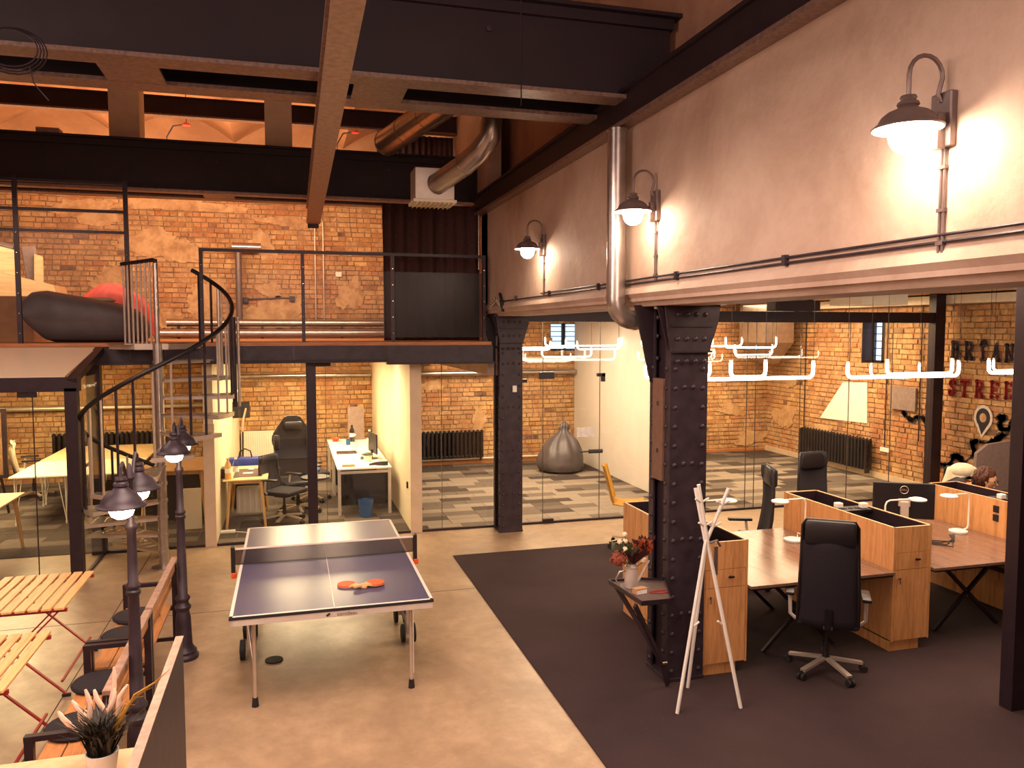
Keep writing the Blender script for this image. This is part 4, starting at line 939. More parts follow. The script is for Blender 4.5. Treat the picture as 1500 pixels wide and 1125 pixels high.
P('body', MB().lathe([(0, 0), (.052, 0), (.055, .006), (.052, .12), (.048, .15), (.052, .155), (.052, .165), (.042, .17), (.04, .185), (.046, .19), (.044, .186), (.038, .184), (.036, .06), (0, .05)], (0,0,0), 26), 'alu', wc, True)
P('spout', MB().tube([(.045, 0, .03), (.09, 0, .10), (.15, 0, .20)], [.014, .011, .008], 8), 'alu', wc, True)
P('handle', MB().tube([(-.05, 0, .13), (-.10, .0, .13), (-.13, 0, .07), (-.1, 0, .02)], .006, 7), 'steel', wc, True)
fb = TH('dried_bouquet', 'dried bouquet of rust, cream and maroon flowers in the watering can', 'flowers', (2.53, 5.58, zt+.12))
rnd = random.Random(4)
def stem(p): P('stem', MB().tube([(0,0,0), (p[0]*.4, p[1]*.4, p[2]*.5), p], .003, 5), 'green', fb)
big = (-.12, -.03, .12)
fl = MB()
for k in range(90):
    a = rnd.random()*2*PI; b = math.acos(rnd.uniform(-.5, 1)); r = .058
    d = Vector((math.sin(b)*math.cos(a), math.sin(b)*math.sin(a), math.cos(b)))
    fl.ball(Vector(big)+d*r*rnd.uniform(.85,1.15), .0105, (1,1,.6), 6, 4, d.to_track_quat('Z', 'Y'))
fl.ball(big, .055); P('hydrangea', fl, 'flower', fb, True); stem(big)
for p in ((-.06, 0, .30), (-.09, .02, .24), (-.05, .01, .245), (-.065, -.02, .19), (-.03, -.02, .165)):
    P('pompom', MB().ball(p, .021), 'pom', fb, True); stem(p)
P('rose', MB().lathe([(0, -.03), (.022, -.015), (.026, .01), (.018, .02), (.022, .024), (0, .012)], (.085, -.03, .10), 12), 'pom', fb, True); stem((.085, -.03, .08))
def spray(name, mat, c, n, L, sp):
    m = MB(); c = Vector(c)
    for k in range(n):
        d = Vector((rnd.uniform(-sp, sp), rnd.uniform(-sp, sp), 1)).normalized(); q = c+d*L*rnd.uniform(.5, 1)
        s_ = d.cross(Vector((0,1,0))).normalized()*.008
        m.poly([c-s_*.2, c+s_*.2, (c+q)/2+s_, q, (c+q)/2-s_], [(0,1,2,3,4)])
        m.poly([q-d*.03, q-d*.02+s_*2, q+d*.01], [(0,1,2)]); m.poly([q-d*.03, q-d*.02-s_*2, q+d*.01], [(0,1,2)])
    P(name, m, mat, fb)
spray('maroon_leaves', 'maroon', (.02, 0, .06), 60, .18, .9); spray('rust_leaves', 'rust', (.10, 0, .10), 40, .16, .8); spray('maroon_leaves', 'maroon', (.12, 0, .12), 30, .17, .8); spray('green_sprigs', 'green', (-.06, 0, .1), 50, .17, .9)
bxs = TH('card_box', 'small orange and white card box on the tray shelf', 'box', (2.53, 5.42, zt+.001), .2)
P('box', MB().box((-.05, -.025, 0), (.05, .03, .045), bev=.002), 'card', bxs); P('label', bx((-.045, -.027, .003), (.045, -.025, .032)), 'paper', bxs)
T1('key_cord', 'red cord loop lying on the tray shelf', 'cord', MB().tube([(2.6, 5.4, zt+.006), (2.68, 5.37, zt+.006), (2.74, 5.38, zt+.006), (2.75, 5.42, zt+.006), (2.68, 5.43, zt+.006), (2.61, 5.42, zt+.006)], .004, 6, closed=True), 'red', smooth=True)
# ------------------------------------------------------------ NEAR BLACK POST at the right edge
npst = TH('door_frame_post', 'thick black steel post at the right edge of the picture', 'post', (5.16, 4.55, 0), world=True)
P('post', bx((5.11, 4.49, .0), (5.24, 4.60, 3.45), bev=.004), 'black', npst); P('rebate', bx((5.24, 4.51, 0), (5.27, 4.56, 3.45)), 'iron', npst)
P('sill', bx((5.27, 4.5, .012), (7.2, 4.56, .04)), 'black', npst); P('pane', bx((5.27, 4.53, .04), (7.2, 4.54, 3.4)), 'glass', npst)
# ------------------------------------------------------------ LED TUBE PENDANTS
def utube(x0, x1, y, z, h, r, rc=.06):
    pts = [(x0, y, z+h), (x0, y, z+rc)]+[(x0+rc-rc*math.cos(a), y, z+rc-rc*math.sin(a)) for a in (.4, .8, 1.2, PI/2)]
    pts += [(x1-rc+rc*math.sin(a), y, z+rc-rc*math.cos(a)) for a in (0, .4, .8, 1.2, PI/2)]+[(x1, y, z+h)]
    return pts
def pendant(lab, items, ztop=3.44):
    c = items[0]; t = TH('tube_pendant', lab, 'pendant lamp', ((c[0]+c[1])/2, c[2], c[3]), group='white U-shaped tube pendants', world=True)
    for (x0, x1, y, z, h, r) in items:
        tb = P('light_tube', MB().tube(utube(x0, x1, y, z, h, r), r, 10), 'tube', t, True)
        for x in (x0, x1):
            P('end_cap', MB().cyl((x, y, z+h), (x, y, z+h+.03), r*1.05), 'white', tb); P('wire', MB().cyl((x, y, z+h+.03), (x, y, ztop), .0025, seg=5), 'rubber', tb)
    return t
pendant('large U-shaped tube pendant over the right desks, left of the wall lettering', [(6.40, 8.03, 8.0, 2.275, .16, .020), (6.98, 7.95, 8.02, 2.30, .16, .02), (7.15, 7.9, 8.5, 2.25, .14, .014)])
pendant('large U-shaped tube pendant just right of the near riveted column', [(4.1, 5.92, 8.0, 2.285, .17, .020), (4.85, 5.3, 8.03, 2.30, .17, .02), (4.0, 4.85, 8.5, 2.28, .15, .016)])
pendant('tube pendant cut off by the black post at the right edge', [(8.5, 10.0, 8.0, 2.30, .16, .020), (9.0, 10.1, 8.4, 2.3, .14, .014)])
pendant('upper small tube pendant hung before the silver ventilation hood', [(6.9, 7.85, 11.6, 2.55, .16, .014), (7.25, 7.98, 11.9, 2.42, .15, .012), (6.6, 7.2, 11.6, 2.58, .12, .012)])
pendant('small far tube pendant partly hidden behind the near column', [(5.4, 6.66, 11.6, 2.565, .13, .012)])
pendant('row of small tube pendants inside the lounge, left pendant of the row', [(3.3, 4.9, 13.8, 2.52, .13, .012), (3.6, 4.4, 13.2, 2.5, .12, .012)], 3.4)
pendant('row of small tube pendants inside the lounge, right pendant of the row', [(4.5, 5.95, 13.8, 2.55, .13, .012), (4.15, 5.05, 12.9, 2.38, .13, .012), (4.9, 5.7, 13.2, 2.5, .12, .012)], 3.4)
# ------------------------------------------------------------ FOLDING SLAT TABLES
def folding_table(x1, y0, lab, W=.72, L=.98, h=.71):
    t = TH('folding_table', lab, 'table', (x1-W/2, y0+L/2, 0), group='slatted folding tables', world=True)
    n = 8; sw = W/n
    for k in range(n):
        a = x1-W+k*sw; P('slat', bx((a+.011, y0, h-.018), (a+sw-.011, y0+L, h), bev=.003), 'slat', t)
    fr = MB()
    for yy in (y0+.05, y0+L-.05): P('frame_rail', bx((x1-W+.0, yy-.012, h-.045), (x1, yy+.012, h-.019)), 'red', t)
    for yy, s_ in ((y0+.02, 1), (y0+L-.06, 1)):
        P('leg', MB().bar((x1-W+.06, yy, h-.04), (x1-.02, yy, .02), .024, .012), 'red', t); P('leg', MB().bar((x1-.06, yy+.03, h-.04), (x1-W+.02, yy+.03, .02), .024, .012), 'red', t)
        P('foot', MB().box((x1-.05, yy-.012, 0), (x1+.01, yy+.012, .022)).box((x1-W-.01, yy+.018, 0), (x1-W+.05, yy+.042, .022)), 'rubber', t)
    P('stretcher', MB().bar((x1-.05, y0+.03, .12), (x1-.05, y0+L-.04, .12), .016), 'red', t); P('stretcher', MB().bar((x1-W+.05, y0+.03, .12), (x1-W+.05, y0+L-.04, .12), .016), 'red', t)
    return t
folding_table(-1.70, 6.67, 'farther slatted wood folding table with crossed red legs')
folding_table(-1.66, 5.2, 'nearer slatted wood folding table with crossed red legs, cut by the left edge')
# ------------------------------------------------------------ BENCHES
def bench(y0, y1, lab):
    t = TH('bench', lab, 'bench', (-1.2, (y0+y1)/2, 0), group='slatted benches with black frames', world=True)
    xa, xb = -1.42, -1.03
    for k in range(3):
        a = xa+.02+k*.125; P('seat_slat', bx((a, y0+.03, .43), (a+.115, y1-.03, .45), bev=.003), 'benchslat', t)
    for yy in (y0, y1-.04):
        P('end_frame', MB().box((xa, yy, 0), (xa+.045, yy+.04, .62)).box((xb, yy, 0), (xb+.045, yy+.04, .828)).box((xa-.001, yy-.001, .62), (xb, yy+.041, .65)).box((xa+.045, yy+.001, .395), (xb, yy+.039, .428)).box((xa+.045, yy+.01, .12), (xb, yy+.03, .15)), 'black', t)
    P('top_rail', bx((xb, y0, .83), (xb+.05, y1, .86), bev=.004), 'ybeam', t)
    P('back_slat', bx((xb+.01, y0+.03, .745), (xb+.03, y1-.03, .81), bev=.003), 'benchslat', t); P('back_slat', bx((xb-.02, y0+.03, .60), (xb+.0, y1-.03, .66), bev=.003), 'benchslat', t)
    return t
bench(6.03, 7.36, 'farther slatted bench with black frame beside the tall lamp post'); bench(4.68, 6.00, 'nearer slatted bench with black frame beside the pampas plant')
cu = None
for i, (x, y, lab) in enumerate(((-1.27, 7.05, 'round black seat cushion farthest from the camera on the far bench'), (-1.27, 6.62, 'second round black seat cushion on the far bench'), (-1.27, 5.76, 'round black seat cushion at the far end of the near bench'), (-1.27, 5.14, 'round black seat cushion behind the pampas plumes, nearest the camera'))):
    c = T1('seat_cushion', lab, 'cushion', MB().lathe([(0, 0), (.15, 0), (.178, .008), (.182, .02), (.17, .034), (.08, .042), (0, .043)], (0,0,0), 28), 'blackfab', 'round black seat cushions', True); c.location = (x, y, .452)
# ------------------------------------------------------------ STREET LAMP POSTS
def street_lamp(x, y, lab):
    t = TH('street_lamp', lab, 'street lamp', (x, y, 0), group='twin-headed indoor street lamps')
    pf = [(.0, 0), (.115, 0), (.12, .03), (.10, .05), (.105, .07), (.085, .09), (.07, .12), (.062, .36), (.05, .42), (.064, .44), (.067, .46), (.05, .48), (.045, .5), (.06, .525), (.06, .54), (.042, .56), (.034, 1.1), (.032, 1.22), (.043, 1.235), (.043, 1.25), (.032, 1.262), (.043, 1.275), (.043, 1.29), (.03, 1.305), (.026, 1.62), (.036, 1.64), (.036, 1.66), (.02, 1.68), (.018, 1.93), (.03, 1.95), (.02, 1.98), (.008, 2.03), (0, 2.04)]
    P('post', MB().lathe(pf, (0,0,0), 24), 'iron', t, True)
    for s_ in (-1, 1):
        P('arm', MB().tube([(0, s_*.015, 1.86), (0, s_*.07, 1.9), (0, s_*.14, 2.02), (0, s_*.20, 2.07), (0, s_*.25, 2.05), (0, s_*.26, 1.99)], .011, 8), 'iron', t, True)
        P('scroll', MB().tube([(0, s_*.02, 1.75), (0, s_*.1, 1.82), (0, s_*.12, 1.9), (0, s_*.07, 1.92), (0, s_*.06, 1.87)], .007, 6), 'iron', t, True)
        hd = P('lamp_shade', MB().lathe([(0, 2.0), (.03, 2.0), (.034, 1.985), (.028, 1.975), (.04, 1.965), (.042, 1.95), (.034, 1.943), (.045, 1.93), (.06, 1.915), (.088, 1.895), (.108, 1.865), (.112, 1.85), (.135, 1.835), (.133, 1.828), (.106, 1.842), (.088, 1.88), (.0, 1.905)], (0, s_*.26, 0), 28), 'iron', t, True)
        P('globe', MB().lathe([(0, 1.755), (.03, 1.76), (.055, 1.775), (.068, 1.805), (.068, 1.835), (.05, 1.87), (0, 1.88)], (0, s_*.26, 0), 20), 'bulb2', hd, True)
    return t
street_lamp(-.93, 7.22, 'farther black street lamp with twin bell shades beside the bench end')
q = onz(201, 1035, .52); street_lamp(q.x, q.y, 'nearer black street lamp in front of the bench backs')
# ------------------------------------------------------------ NEAR SCREEN, PLANTER
t = TH('screen_panel', 'dark upright partition board with pale top edge in the bottom left foreground', 'screen', (-.6, 3.6, 0), world=True)
P('board', bx((-.612, 1.6, .0), (-.58, 4.46, 1.2)), 'iron', t); P('top_edge', bx((-.616, 1.6, 1.2), (-.576, 4.465, 1.206)), 'ybeam', t)
t = TH('sideboard', 'pale wooden cabinet top at the bottom left edge carrying the pampas pot', 'cabinet', (-1.0, 2.9, 0), world=True)
P('top', bx((-1.9, 2.2, .93), (-.64, 3.80, .955), bev=.003), 'oakedge', t); P('body', bx((-1.88, 2.22, 0), (-.66, 3.78, .93)), 'oak', t)
pp = TH('pampas_plant', 'potted grass with pale pampas plumes in the foreground', 'plant', (-.80, 3.60, .956))
P('pot', MB().lathe([(0, 0), (.05, 0), (.062, .07), (.066, .1), (.06, .1), (.055, .06), (0, .06)], (0,0,0), 24), 'white', pp, True)
rnd = random.Random(12)
for i, (px, py, tx, ty) in enumerate(((108,1068,85,1042),(120,1062,105,1026),(136,1072,125,1040),(131,1058,125,1010),(155,1044,138,1010),(160,1042,167,977),(173,1042,187,1003),(158,1044,168,1008))):
    a = ony(px, py, 3.66+.03*(i % 3)); b = ony(tx, ty, 3.67+.04*(i % 3)); a -= Vector((-.80, 3.60, .956)); b -= Vector((-.80, 3.60, .956))
    mid = (a+b)/2+Vector((.012*(1 if i % 2 else -1), 0, .01)); a0 = a-(b-a)*.25
    pl = P('plume', MB().tube([a0, a, a.lerp(mid, .6), mid, mid.lerp(b, .6), b], [.004, .0105, .0115, .0105, .009, .005], 9), 'pampas', pp, True)
    P('stalk', MB().tube([(0, 0, .08), a0*.6+Vector((0,0,.03)), a0], .0025, 5), 'leafy', pl)
lv = MB()
for k in range(260):
    a = rnd.random()*2*PI; L = rnd.uniform(.12, .26); s_ = rnd.uniform(.05, .6); d = Vector((math.cos(a)*s_, math.sin(a)*s_, 1)).normalized(); w_ = Vector((-d.y, d.x, 0)).normalized()*.006
    p0 = Vector((rnd.uniform(-.04, .04), rnd.uniform(-.04, .04), .08)); p1 = p0+d*L*.55; p2 = p0+d*L+Vector((math.cos(a), math.sin(a), -.6))*L*.22
    lv.poly([p0-w_, p0+w_, p1+w_, p2, p1-w_], [(0,1,2,3,4)])
P('grass_leaves', lv, 'leaf', pp, kind='stuff')
for k in range(5):
    P('yellow_blade', MB().tube([(.0, 0, .08), (.05+.02*k, .02, .2+.03*k), (.09+.03*k, .03, .3+.02*k-.02), (.13+.035*k, .03, .27+.035*k)], [.004, .005, .004, .001], 5), 'leafy', pp)
# ------------------------------------------------------------ BEANBAGS
def lumpy(m, seed, amt=.05, fold=.02):
    from mathutils import noise as N
    for v in m.b.verts:
        n = N.noise(v.co*2.6+Vector((seed, 0, 0)))*amt+N.noise(v.co*7+Vector((0, seed, 0)))*fold
        v.co += v.co.normalized()*n
def beanbag(lab, loc, rzv, sc, mat, seed, teardrop=True):
    t = TH('beanbag', lab, 'beanbag', loc, rzv); m = MB()
    if teardrop: m.lathe([(0, 0), (.34, 0), (.44, .05), (.47, .14), (.465, .28), (.44, .42), (.39, .55), (.31, .68), (.20, .78), (.12, .84), (.09, .88), (.105, .94), (.08, 1.0), (0, 1.02)], (0,0,0), 40)
    else: m.lathe([(0, 0), (.36, 0), (.50, .08), (.52, .22), (.46, .40), (.34, .54), (.2, .62), (.1, .66), (0, .67)], (0,0,0), 40)
    bmesh.ops.subdivide_edges(m.b, edges=m.b.edges[:], cuts=1, use_grid_fill=True)
    for v in m.b.verts:
        a = math.atan2(v.co.y, v.co.x); u = min(1, max(0, v.co.z)); f = 1+u*.10*math.sin(a*7+seed+u*3)+u*.06*math.sin(a*13+u*6)
        v.co = Vector((v.co.x*sc[0]*f+(.10*u*u if teardrop else 0), v.co.y*sc[1]*f, v.co.z*sc[2]*(1-.0*u)+.03*u*math.sin(a*2)))
    lumpy(m, seed); 
    for v in m.b.verts:
        if v.co.z < 0: v.co.z = 0
    P('bag', m, mat, t, True)
    return t, m
def _unused(): pass
bb, _ = beanbag('large slate grey teardrop beanbag in the lounge by the white wall', (5.22, 14.95, .01), .5, (1.0, .95, .93), 'greyfab', 3)
# gallery beanbag: long low profile
t = TH('beanbag', 'long dark grey beanbag lying on the gallery floor behind the black frame', 'beanbag', (-2.6, 11.7, ZM))
m = MB(); prof = [(-.76, .40), (-.72, .54), (-.60, .66), (-.45, .68), (-.2, .63), (.1, .58), (.4, .52), (.62, .44), (.74, .32), (.77, .15), (.76, .0), (-.42, .0), (-.5, .06), (-.65, .22)]
n = len(prof); rings = []
for j in range(9):
    a = (j/8-.5)*PI; sc = max(.25, math.cos(a)**.45 if math.cos(a) > 0 else .25); y = .36*math.sin(a)
    rings.append([m.b.verts.new((px*(.8+.2*sc), y, .32+(pz-.32)*sc if pz > .02 else max(0, .32+(pz-.32)*sc))) for px, pz in prof])
for A_, B_ in zip(rings, rings[1:]):
    for k in range(n): m.b.faces.new((A_[k], A_[(k+1) % n], B_[(k+1) % n], B_[k]))
m.b.faces.new(rings[0]); m.b.faces.new(rings[-1][::-1]); bmesh.ops.subdivide_edges(m.b, edges=m.b.edges[:], cuts=1, use_grid_fill=True)
bmesh.ops.smooth_vert(m.b, verts=m.b.verts, factor=.3, use_axis_x=True, use_axis_y=True, use_axis_z=True)
P('bag', m, 'greyfab2', t, True); P('grey_flap', MB().ball((.12, .1, .56), .18, (1.3, 1, .22)), 'cream_edge', t, True, label='pale lining showing on the top')
bb2, _ = beanbag('red beanbag slumped behind the dark grey one on the gallery', (-2.42, 12.6, ZM), 0, (1.05, .8, 1.22), 'redfab', 9, False)
# boards and boxes at the left of the gallery
t = TH('plywood_boards', 'pale plywood boards leaning in a stack at the left end of the gallery', 'boards', (-4.2, 12.9, ZM), world=True)
def quad_board(pts, Y, th, mat, nm='board'):
    q = [ony(px, py, Y) for px, py in pts]
    P(nm, MB().prism([(p.x, max(p.z, ZM+.002)) for p in q], Y, Y+th, 'xz'), mat, t)
quad_board([(-60,345),(28,368),(28,405),(-60,385)], 13.3, .04, 'birch'); quad_board([(-60,385),(77,417),(84,440),(70,497),(-60,497)], 13.2, .05, 'birch')
quad_board([(50,372),(62,376),(63,415),(50,410)], 13.8, .05, 'birch'); quad_board([(77,417),(88,419),(95,440),(86,445)], 13.6, .3, 'card')
T1('cardboard_box', 'brown cardboard box at the far left of the gallery floor', 'box', bx((-4.6, 12.2, ZM), (-3.36, 12.9, ZM+.62), bev=.006), 'card')
q = ony(35, 387, 13.9); T1('folded_chair', 'grey upholstered folded chair back among the boards on the gallery', 'chair', MB().obox((q.x+.1, 13.9, q.z), (.2, .06, .55), Euler((0, -.12, 0)), .02), 'greypanel')
T1('rolled_mat', 'dark rolled cloth on top of the plywood boards', 'roll', MB().cyl(ony(-20, 352, 13.4), ony(20, 364, 13.4), .05), 'shade', smooth=True)
# ------------------------------------------------------------ RADIATORS
def cast_radiator(lab, loc, rzv, n, h=.62, w_=.088):
    t = TH('cast_iron_radiator', lab, 'radiator', loc, rzv, 'black cast iron radiators')
    p = None
    for k in range(n):
        x = k*w_
        if p is None:
            m = MB()
            for y in (-.05, .05):
                m.cyl((0, y, .07), (0, y, h-.04), .031, seg=8)
            m.cyl((0, -.05, h-.05), (0, .05, h-.05), .03, seg=8).cyl((0, -.05, .1), (0, .05, .1), .03, seg=8).cyl((-.045, 0, h-.05), (.045, 0, h-.05), .022, seg=8).cyl((-.045, 0, .1), (.045, 0, .1), .022, seg=8).ball((0, -.05, h-.02), .02, (1,1,1), 8, 5)
            p = P('section', m, 'blackplastic', t, True)
        else:
            o = p.copy(); COL.objects.link(o); o.parent = t; o.location = (x, 0, 0)
    P('foot', MB().box((.0, -.05, 0), (.03, .05, .09)).box(((n-1)*w_-.03, -.05, 0), ((n-1)*w_, .05, .09)), 'blackplastic', t)
    return t
cast_radiator('black cast iron radiator in the lounge beside the middle partition', (2.2, YBK-.14, .09), 0, 20, .66)
cast_radiator('black cast iron radiator under the side window on the right brick wall', (XR-.16, 12.72, .08), PI/2, 22, .68, .096)
cast_radiator('black cast iron radiator half hidden right of the near column', (8.2, YBK-.14, .09), 0, 10, .66)
cast_radiator('long black radiator in the left room behind the white tables', (-4.2, YBK-.14, .45), 0, 22, .5)
for px in (600,): ST('trim_3', MB().cyl((1.75, YBK-.08, .12), (5.98, YBK-.08, .12), .02), 'offwhite', smooth=True)
# white panel radiator
t = TH('panel_radiator', 'white ribbed panel radiator behind the gaming chair', 'radiator', (-.55, YBK-.1, .1), world=True)
P('panel', bx((-.95, YBK-.12, .12), (-.1, YBK-.06, .86), bev=.01), 'offwhite', t)
for k in range(20): P('rib', bx((-.93+k*.042, YBK-.128, .15), (-.912+k*.042, YBK-.119, .83)), 'white', t)
# pipes along back wall
def pipe(lab, a, b, r, mat, name='pipe'):
    t = TH(name, lab, 'pipe', a, world=True); P('tube', MB().cyl(a, b, r, seg=16), mat, t, True); L = (Vector(b)-Vector(a)).length; n = max(1, int(L/.9))
    for k in range(n):
        c = Vector(a).lerp(Vector(b), (k+.5)/n); d = (Vector(b)-Vector(a)).normalized()*.02; P('clamp', MB().cyl(c-d, c+d, r+.007, seg=16), mat, t, True)
pipe('long silver insulated pipe on the lounge brick wall', (1.76, YBK-.15, 1.94), (5.98, YBK-.15, 1.94), .055, 'steel')
pipe('silver insulated pipe on the middle room brick wall', (-.97, YBK-.15, 1.94), (1.58, YBK-.15, 1.94), .045, 'steel')
pipe('grey pipe running along the brick wall of the left room', (-7, YBK-.15, 1.40), (-1.12, YBK-.15, 1.40), .04, 'silver')
T1('cable_trunking', 'white cable trunking along the back office brick wall', 'trunking', bx((7.2, YBK-.1, 2.29), (9.4, YBK-.04, 2.41)), 'white')
T1('cable_trunking', 'white cable trunking high in the lounge below the window', 'trunking', bx((3.0, YBK-.1, 2.18), (5.98, YBK-.04, 2.25)), 'white')
# ventilation hood
vh = TH('vent_hood', 'silver sheet metal ventilation hood tapering down in the far right corner', 'vent', (9.3, 15.6, 2.5), world=True)
def frust(a, b, z0, a2, b2, z1):
    return MB().poly([(a[0],a[1],z0),(b[0],a[1],z0),(b[0],b[1],z0),(a[0],b[1],z0),(a2[0],a2[1],z1),(b2[0],a2[1],z1),(b2[0],b2[1],z1),(a2[0],b2[1],z1)], [(3,2,1,0),(4,5,6,7),(0,1,5,4),(1,2,6,5),(2,3,7,6),(3,0,4,7)])
hx0, hx1 = ony(1121, 480, 14.8).x, ony(1163, 480, 14.8).x; hz0, hz1 = ony(1150, 532, 15.4).z, ony(1130, 502, 14.8).z
P('upper_box', bx((hx0, 14.8, hz1), (hx1, 15.8, 3.449)), 'steel', vh); P('taper', frust((hx1-.18, 15.4), (hx1+.05, 15.8), hz0, (hx0, 14.8), (hx1, 15.8), hz1), 'steel', vh)
T1('ceiling_unit', 'white air conditioning box hung under the hall ceiling', 'air unit', bx((ony(1262, 446, 9.6).x, 9.6, ony(1262, 446, 9.6).z), (ony(1330, 446, 9.6).x, 10.3, 3.449), bev=.01), 'offwhite')
T1('ceiling_unit', 'black box fixed above the glass header near its hanger', 'air unit', bx((ony(1131, 450, 10.7).x, 10.6, 3.135), (ony(1196, 450, 10.7).x, 10.85, 3.3), bev=.01), 'black')
T1('ceiling_unit', 'beige air box above the glass header right of the near column', 'air unit', bx((4.6, 9.4, 3.2), (5.4, 10.2, 3.44), bev=.01), 'offwhite')
ST('trim_4', bx((XR-.25, 5, 3.28), (XR-.05, 16, 3.42)), 'offwhite')
# vertical cables, sockets on right wall
for i, (px, y0, y1, lab) in enumerate(((1181, 470, 680, 'dark vertical cable leading to the leftmost double socket'), (1302, 440, 655, 'dark vertical cable between the side window and dark panel'), (1352, 440, 648, 'dark vertical cable just left of the glass corner post'))):
    a, b = onx(px, y0, XR-.05), onx(px-3, y1, XR-.05); T1('wall_conduit', lab, 'conduit', MB().cyl((XR-.045, a.y, 3.4), (XR-.045, a.y, b.z), .011, seg=8), 'black', smooth=True)
for (px, py, lab) in ((1176, 635, 'white double socket left of the side radiator'), (1296, 659, 'white double socket right of the side radiator')):
    q = onx(px, py, XR-.05); T1('double_socket', lab, 'socket', bx((XR-.06, q.y-.12, q.z-.04), (XR-.03, q.y+.12, q.z+.04), bev=.006), 'white')
for px in (1140, 1146):
    q = ony(px, 600, YBK-.05); T1('wall_conduit', 'left thin steel conduit in the far right corner' if px == 1140 else 'right thin steel conduit in the far right corner', 'conduit', MB().cyl((q.x, YBK-.05, .1), (q.x, YBK-.05, 3.3), .012, seg=8), 'silver', smooth=True)
T1('wall_panel', 'dark rectangular panel on the right brick wall under the tube light', 'panel', MB().box((XR-.07, onx(1345, 600, XR).y, 1.38), (XR-.03, onx(1307, 600, XR).y, 1.80)), 'greypanel')
# ------------------------------------------------------------ PAINTED LETTERING
GL = {
 'B': [[(0,0),(0,1)],[(0,1),(.45,.97),(.55,.78),(.45,.56),(0,.52)],[(0,.52),(.52,.48),(.64,.25),(.52,.04),(0,0)],[(-.12,0),(.2,0)],[(-.12,1),(.2,1)]],
 'R': [[(0,0),(0,1)],[(0,1),(.45,.97),(.56,.77),(.45,.55),(0,.5)],[(.25,.5),(.6,.0)],[(-.12,0),(.14,0)],[(-.12,1),(.2,1)],[(.48,0),(.72,0)]],
 'I': [[(.3,0),(.3,.86)],[(.1,0),(.5,0)],[(.02,.9),(.15,1.14),(.35,1.2),(.55,1.1),(.62,.92)],[(.1,.98),(.5,1.02)]],
 'A': [[(0,0),(.3,1),(.6,0)],[(.12,.38),(.5,.38)],[(-.12,0),(.12,0)],[(.48,0),(.72,0)]],
 'N': [[(0,0),(0,1),(.6,0),(.6,1)],[(-.12,0),(.14,0)],[(-.12,1),(.05,1)],[(.46,1),(.74,1)]],
 'S': [[(.55,.8),(.42,.98),(.18,.98),(.05,.78),(.2,.58),(.45,.44),(.58,.24),(.42,.02),(.15,.02),(.0,.2)],[(.55,.7),(.58,1)],[(0,0),(0,.3)]],
 'T': [[(.3,0),(.3,1)],[(-.05,.84),(-.05,1),(.65,1),(.65,.84)],[(.14,0),(.46,0)]],
 'E': [[(0,0),(0,1),(.55,1),(.55,.84)],[(0,.5),(.35,.5)],[(0,0),(.58,0),(.58,.17)],[(-.1,0),(.1,0)],[(-.1,1),(.1,1)]]}
def stroke(m, pts, w_, X0_, X1_):
    for a, b in zip(pts, pts[1:]):
        m.bar((( X0_+X1_)/2, a[0], a[1]), ((X0_+X1_)/2, b[0], b[1]), abs(X0_-X1_), w_, up=(1,0,0))
    for p in pts: m.cyl((X0_, p[0], p[1]), (X1_, p[0], p[1]), w_/2, seg=8)
def word(name, lab, txt, xs, ytop, ybot, mat):
    t = TH(name, lab, 'lettering', (XR-.04, onx(xs[0], ytop, XR).y, onx(xs[0], ybot, XR).z), world=True)
    for i, ch in enumerate(txt):
        q = onx(xs[i], (ytop+ybot)/2, XR-.04) if i < len(xs) else None
        if q is None: break
        zt_ = onx(xs[i], ytop+i*1.2, XR-.04).z; zb_ = onx(xs[i], ybot+i*1.2, XR-.04).z; hh = zt_-zb_; ww = hh*.72
        f = lambda p: (q.y-p[0]*ww, zb_+p[1]*hh)
        m = MB(); [stroke(m, [f(p) for p in s_], hh*.26, XR-.036, XR-.040) for s_ in GL[ch]]; L_ = P('letter', m, mat, t)
        m = MB(); [stroke(m, [f(p) for p in s_], hh*.035, XR-.0405, XR-.042) for s_ in GL[ch]]; P('inner_line', m, 'halo', L_)
word('wall_lettering', 'large dark painted word BRIAN on the right brick wall', 'BRIAN', [1396, 1416, 1436, 1455, 1475], 501, 524, 'ink')
word('wall_lettering', 'large red painted word STREET on the right brick wall', 'STREET', [1391, 1409, 1431, 1453, 1474, 1497], 556, 578, 'inkred')
t = TH('painted_map_pin', 'charcoal painted map pin symbol with pale halo on the brick wall', 'painting', onx(1440, 636, XR-.04), world=True)
c = onx(1440, 612, XR-.04); e = onx(1438, 637, XR-.04); R1 = .135
def pinpoly(R, tip): 
    return [(c.y+R*math.cos(a), c.z+R*1.15*math.sin(a)) for a in [math.radians(d) for d in range(-50, 231, 14)]]+[(c.y+.02, tip)]
m = MB(); m.prism(pinpoly(R1+.045, e.z-.05), XR-.036, XR-.039, 'yz'); P('halo', m, 'halo', t)
m = MB(); m.prism(pinpoly(R1, e.z), XR-.039, XR-.041, 'yz'); P('pin', m, 'inkdk', t)
m = MB(); m.prism([(c.y+.065*math.cos(k*PI/10), c.z+.075*math.sin(k*PI/10)) for k in range(20)], XR-.041, XR-.043, 'yz'); P('pin_hole', m, 'patch', t)
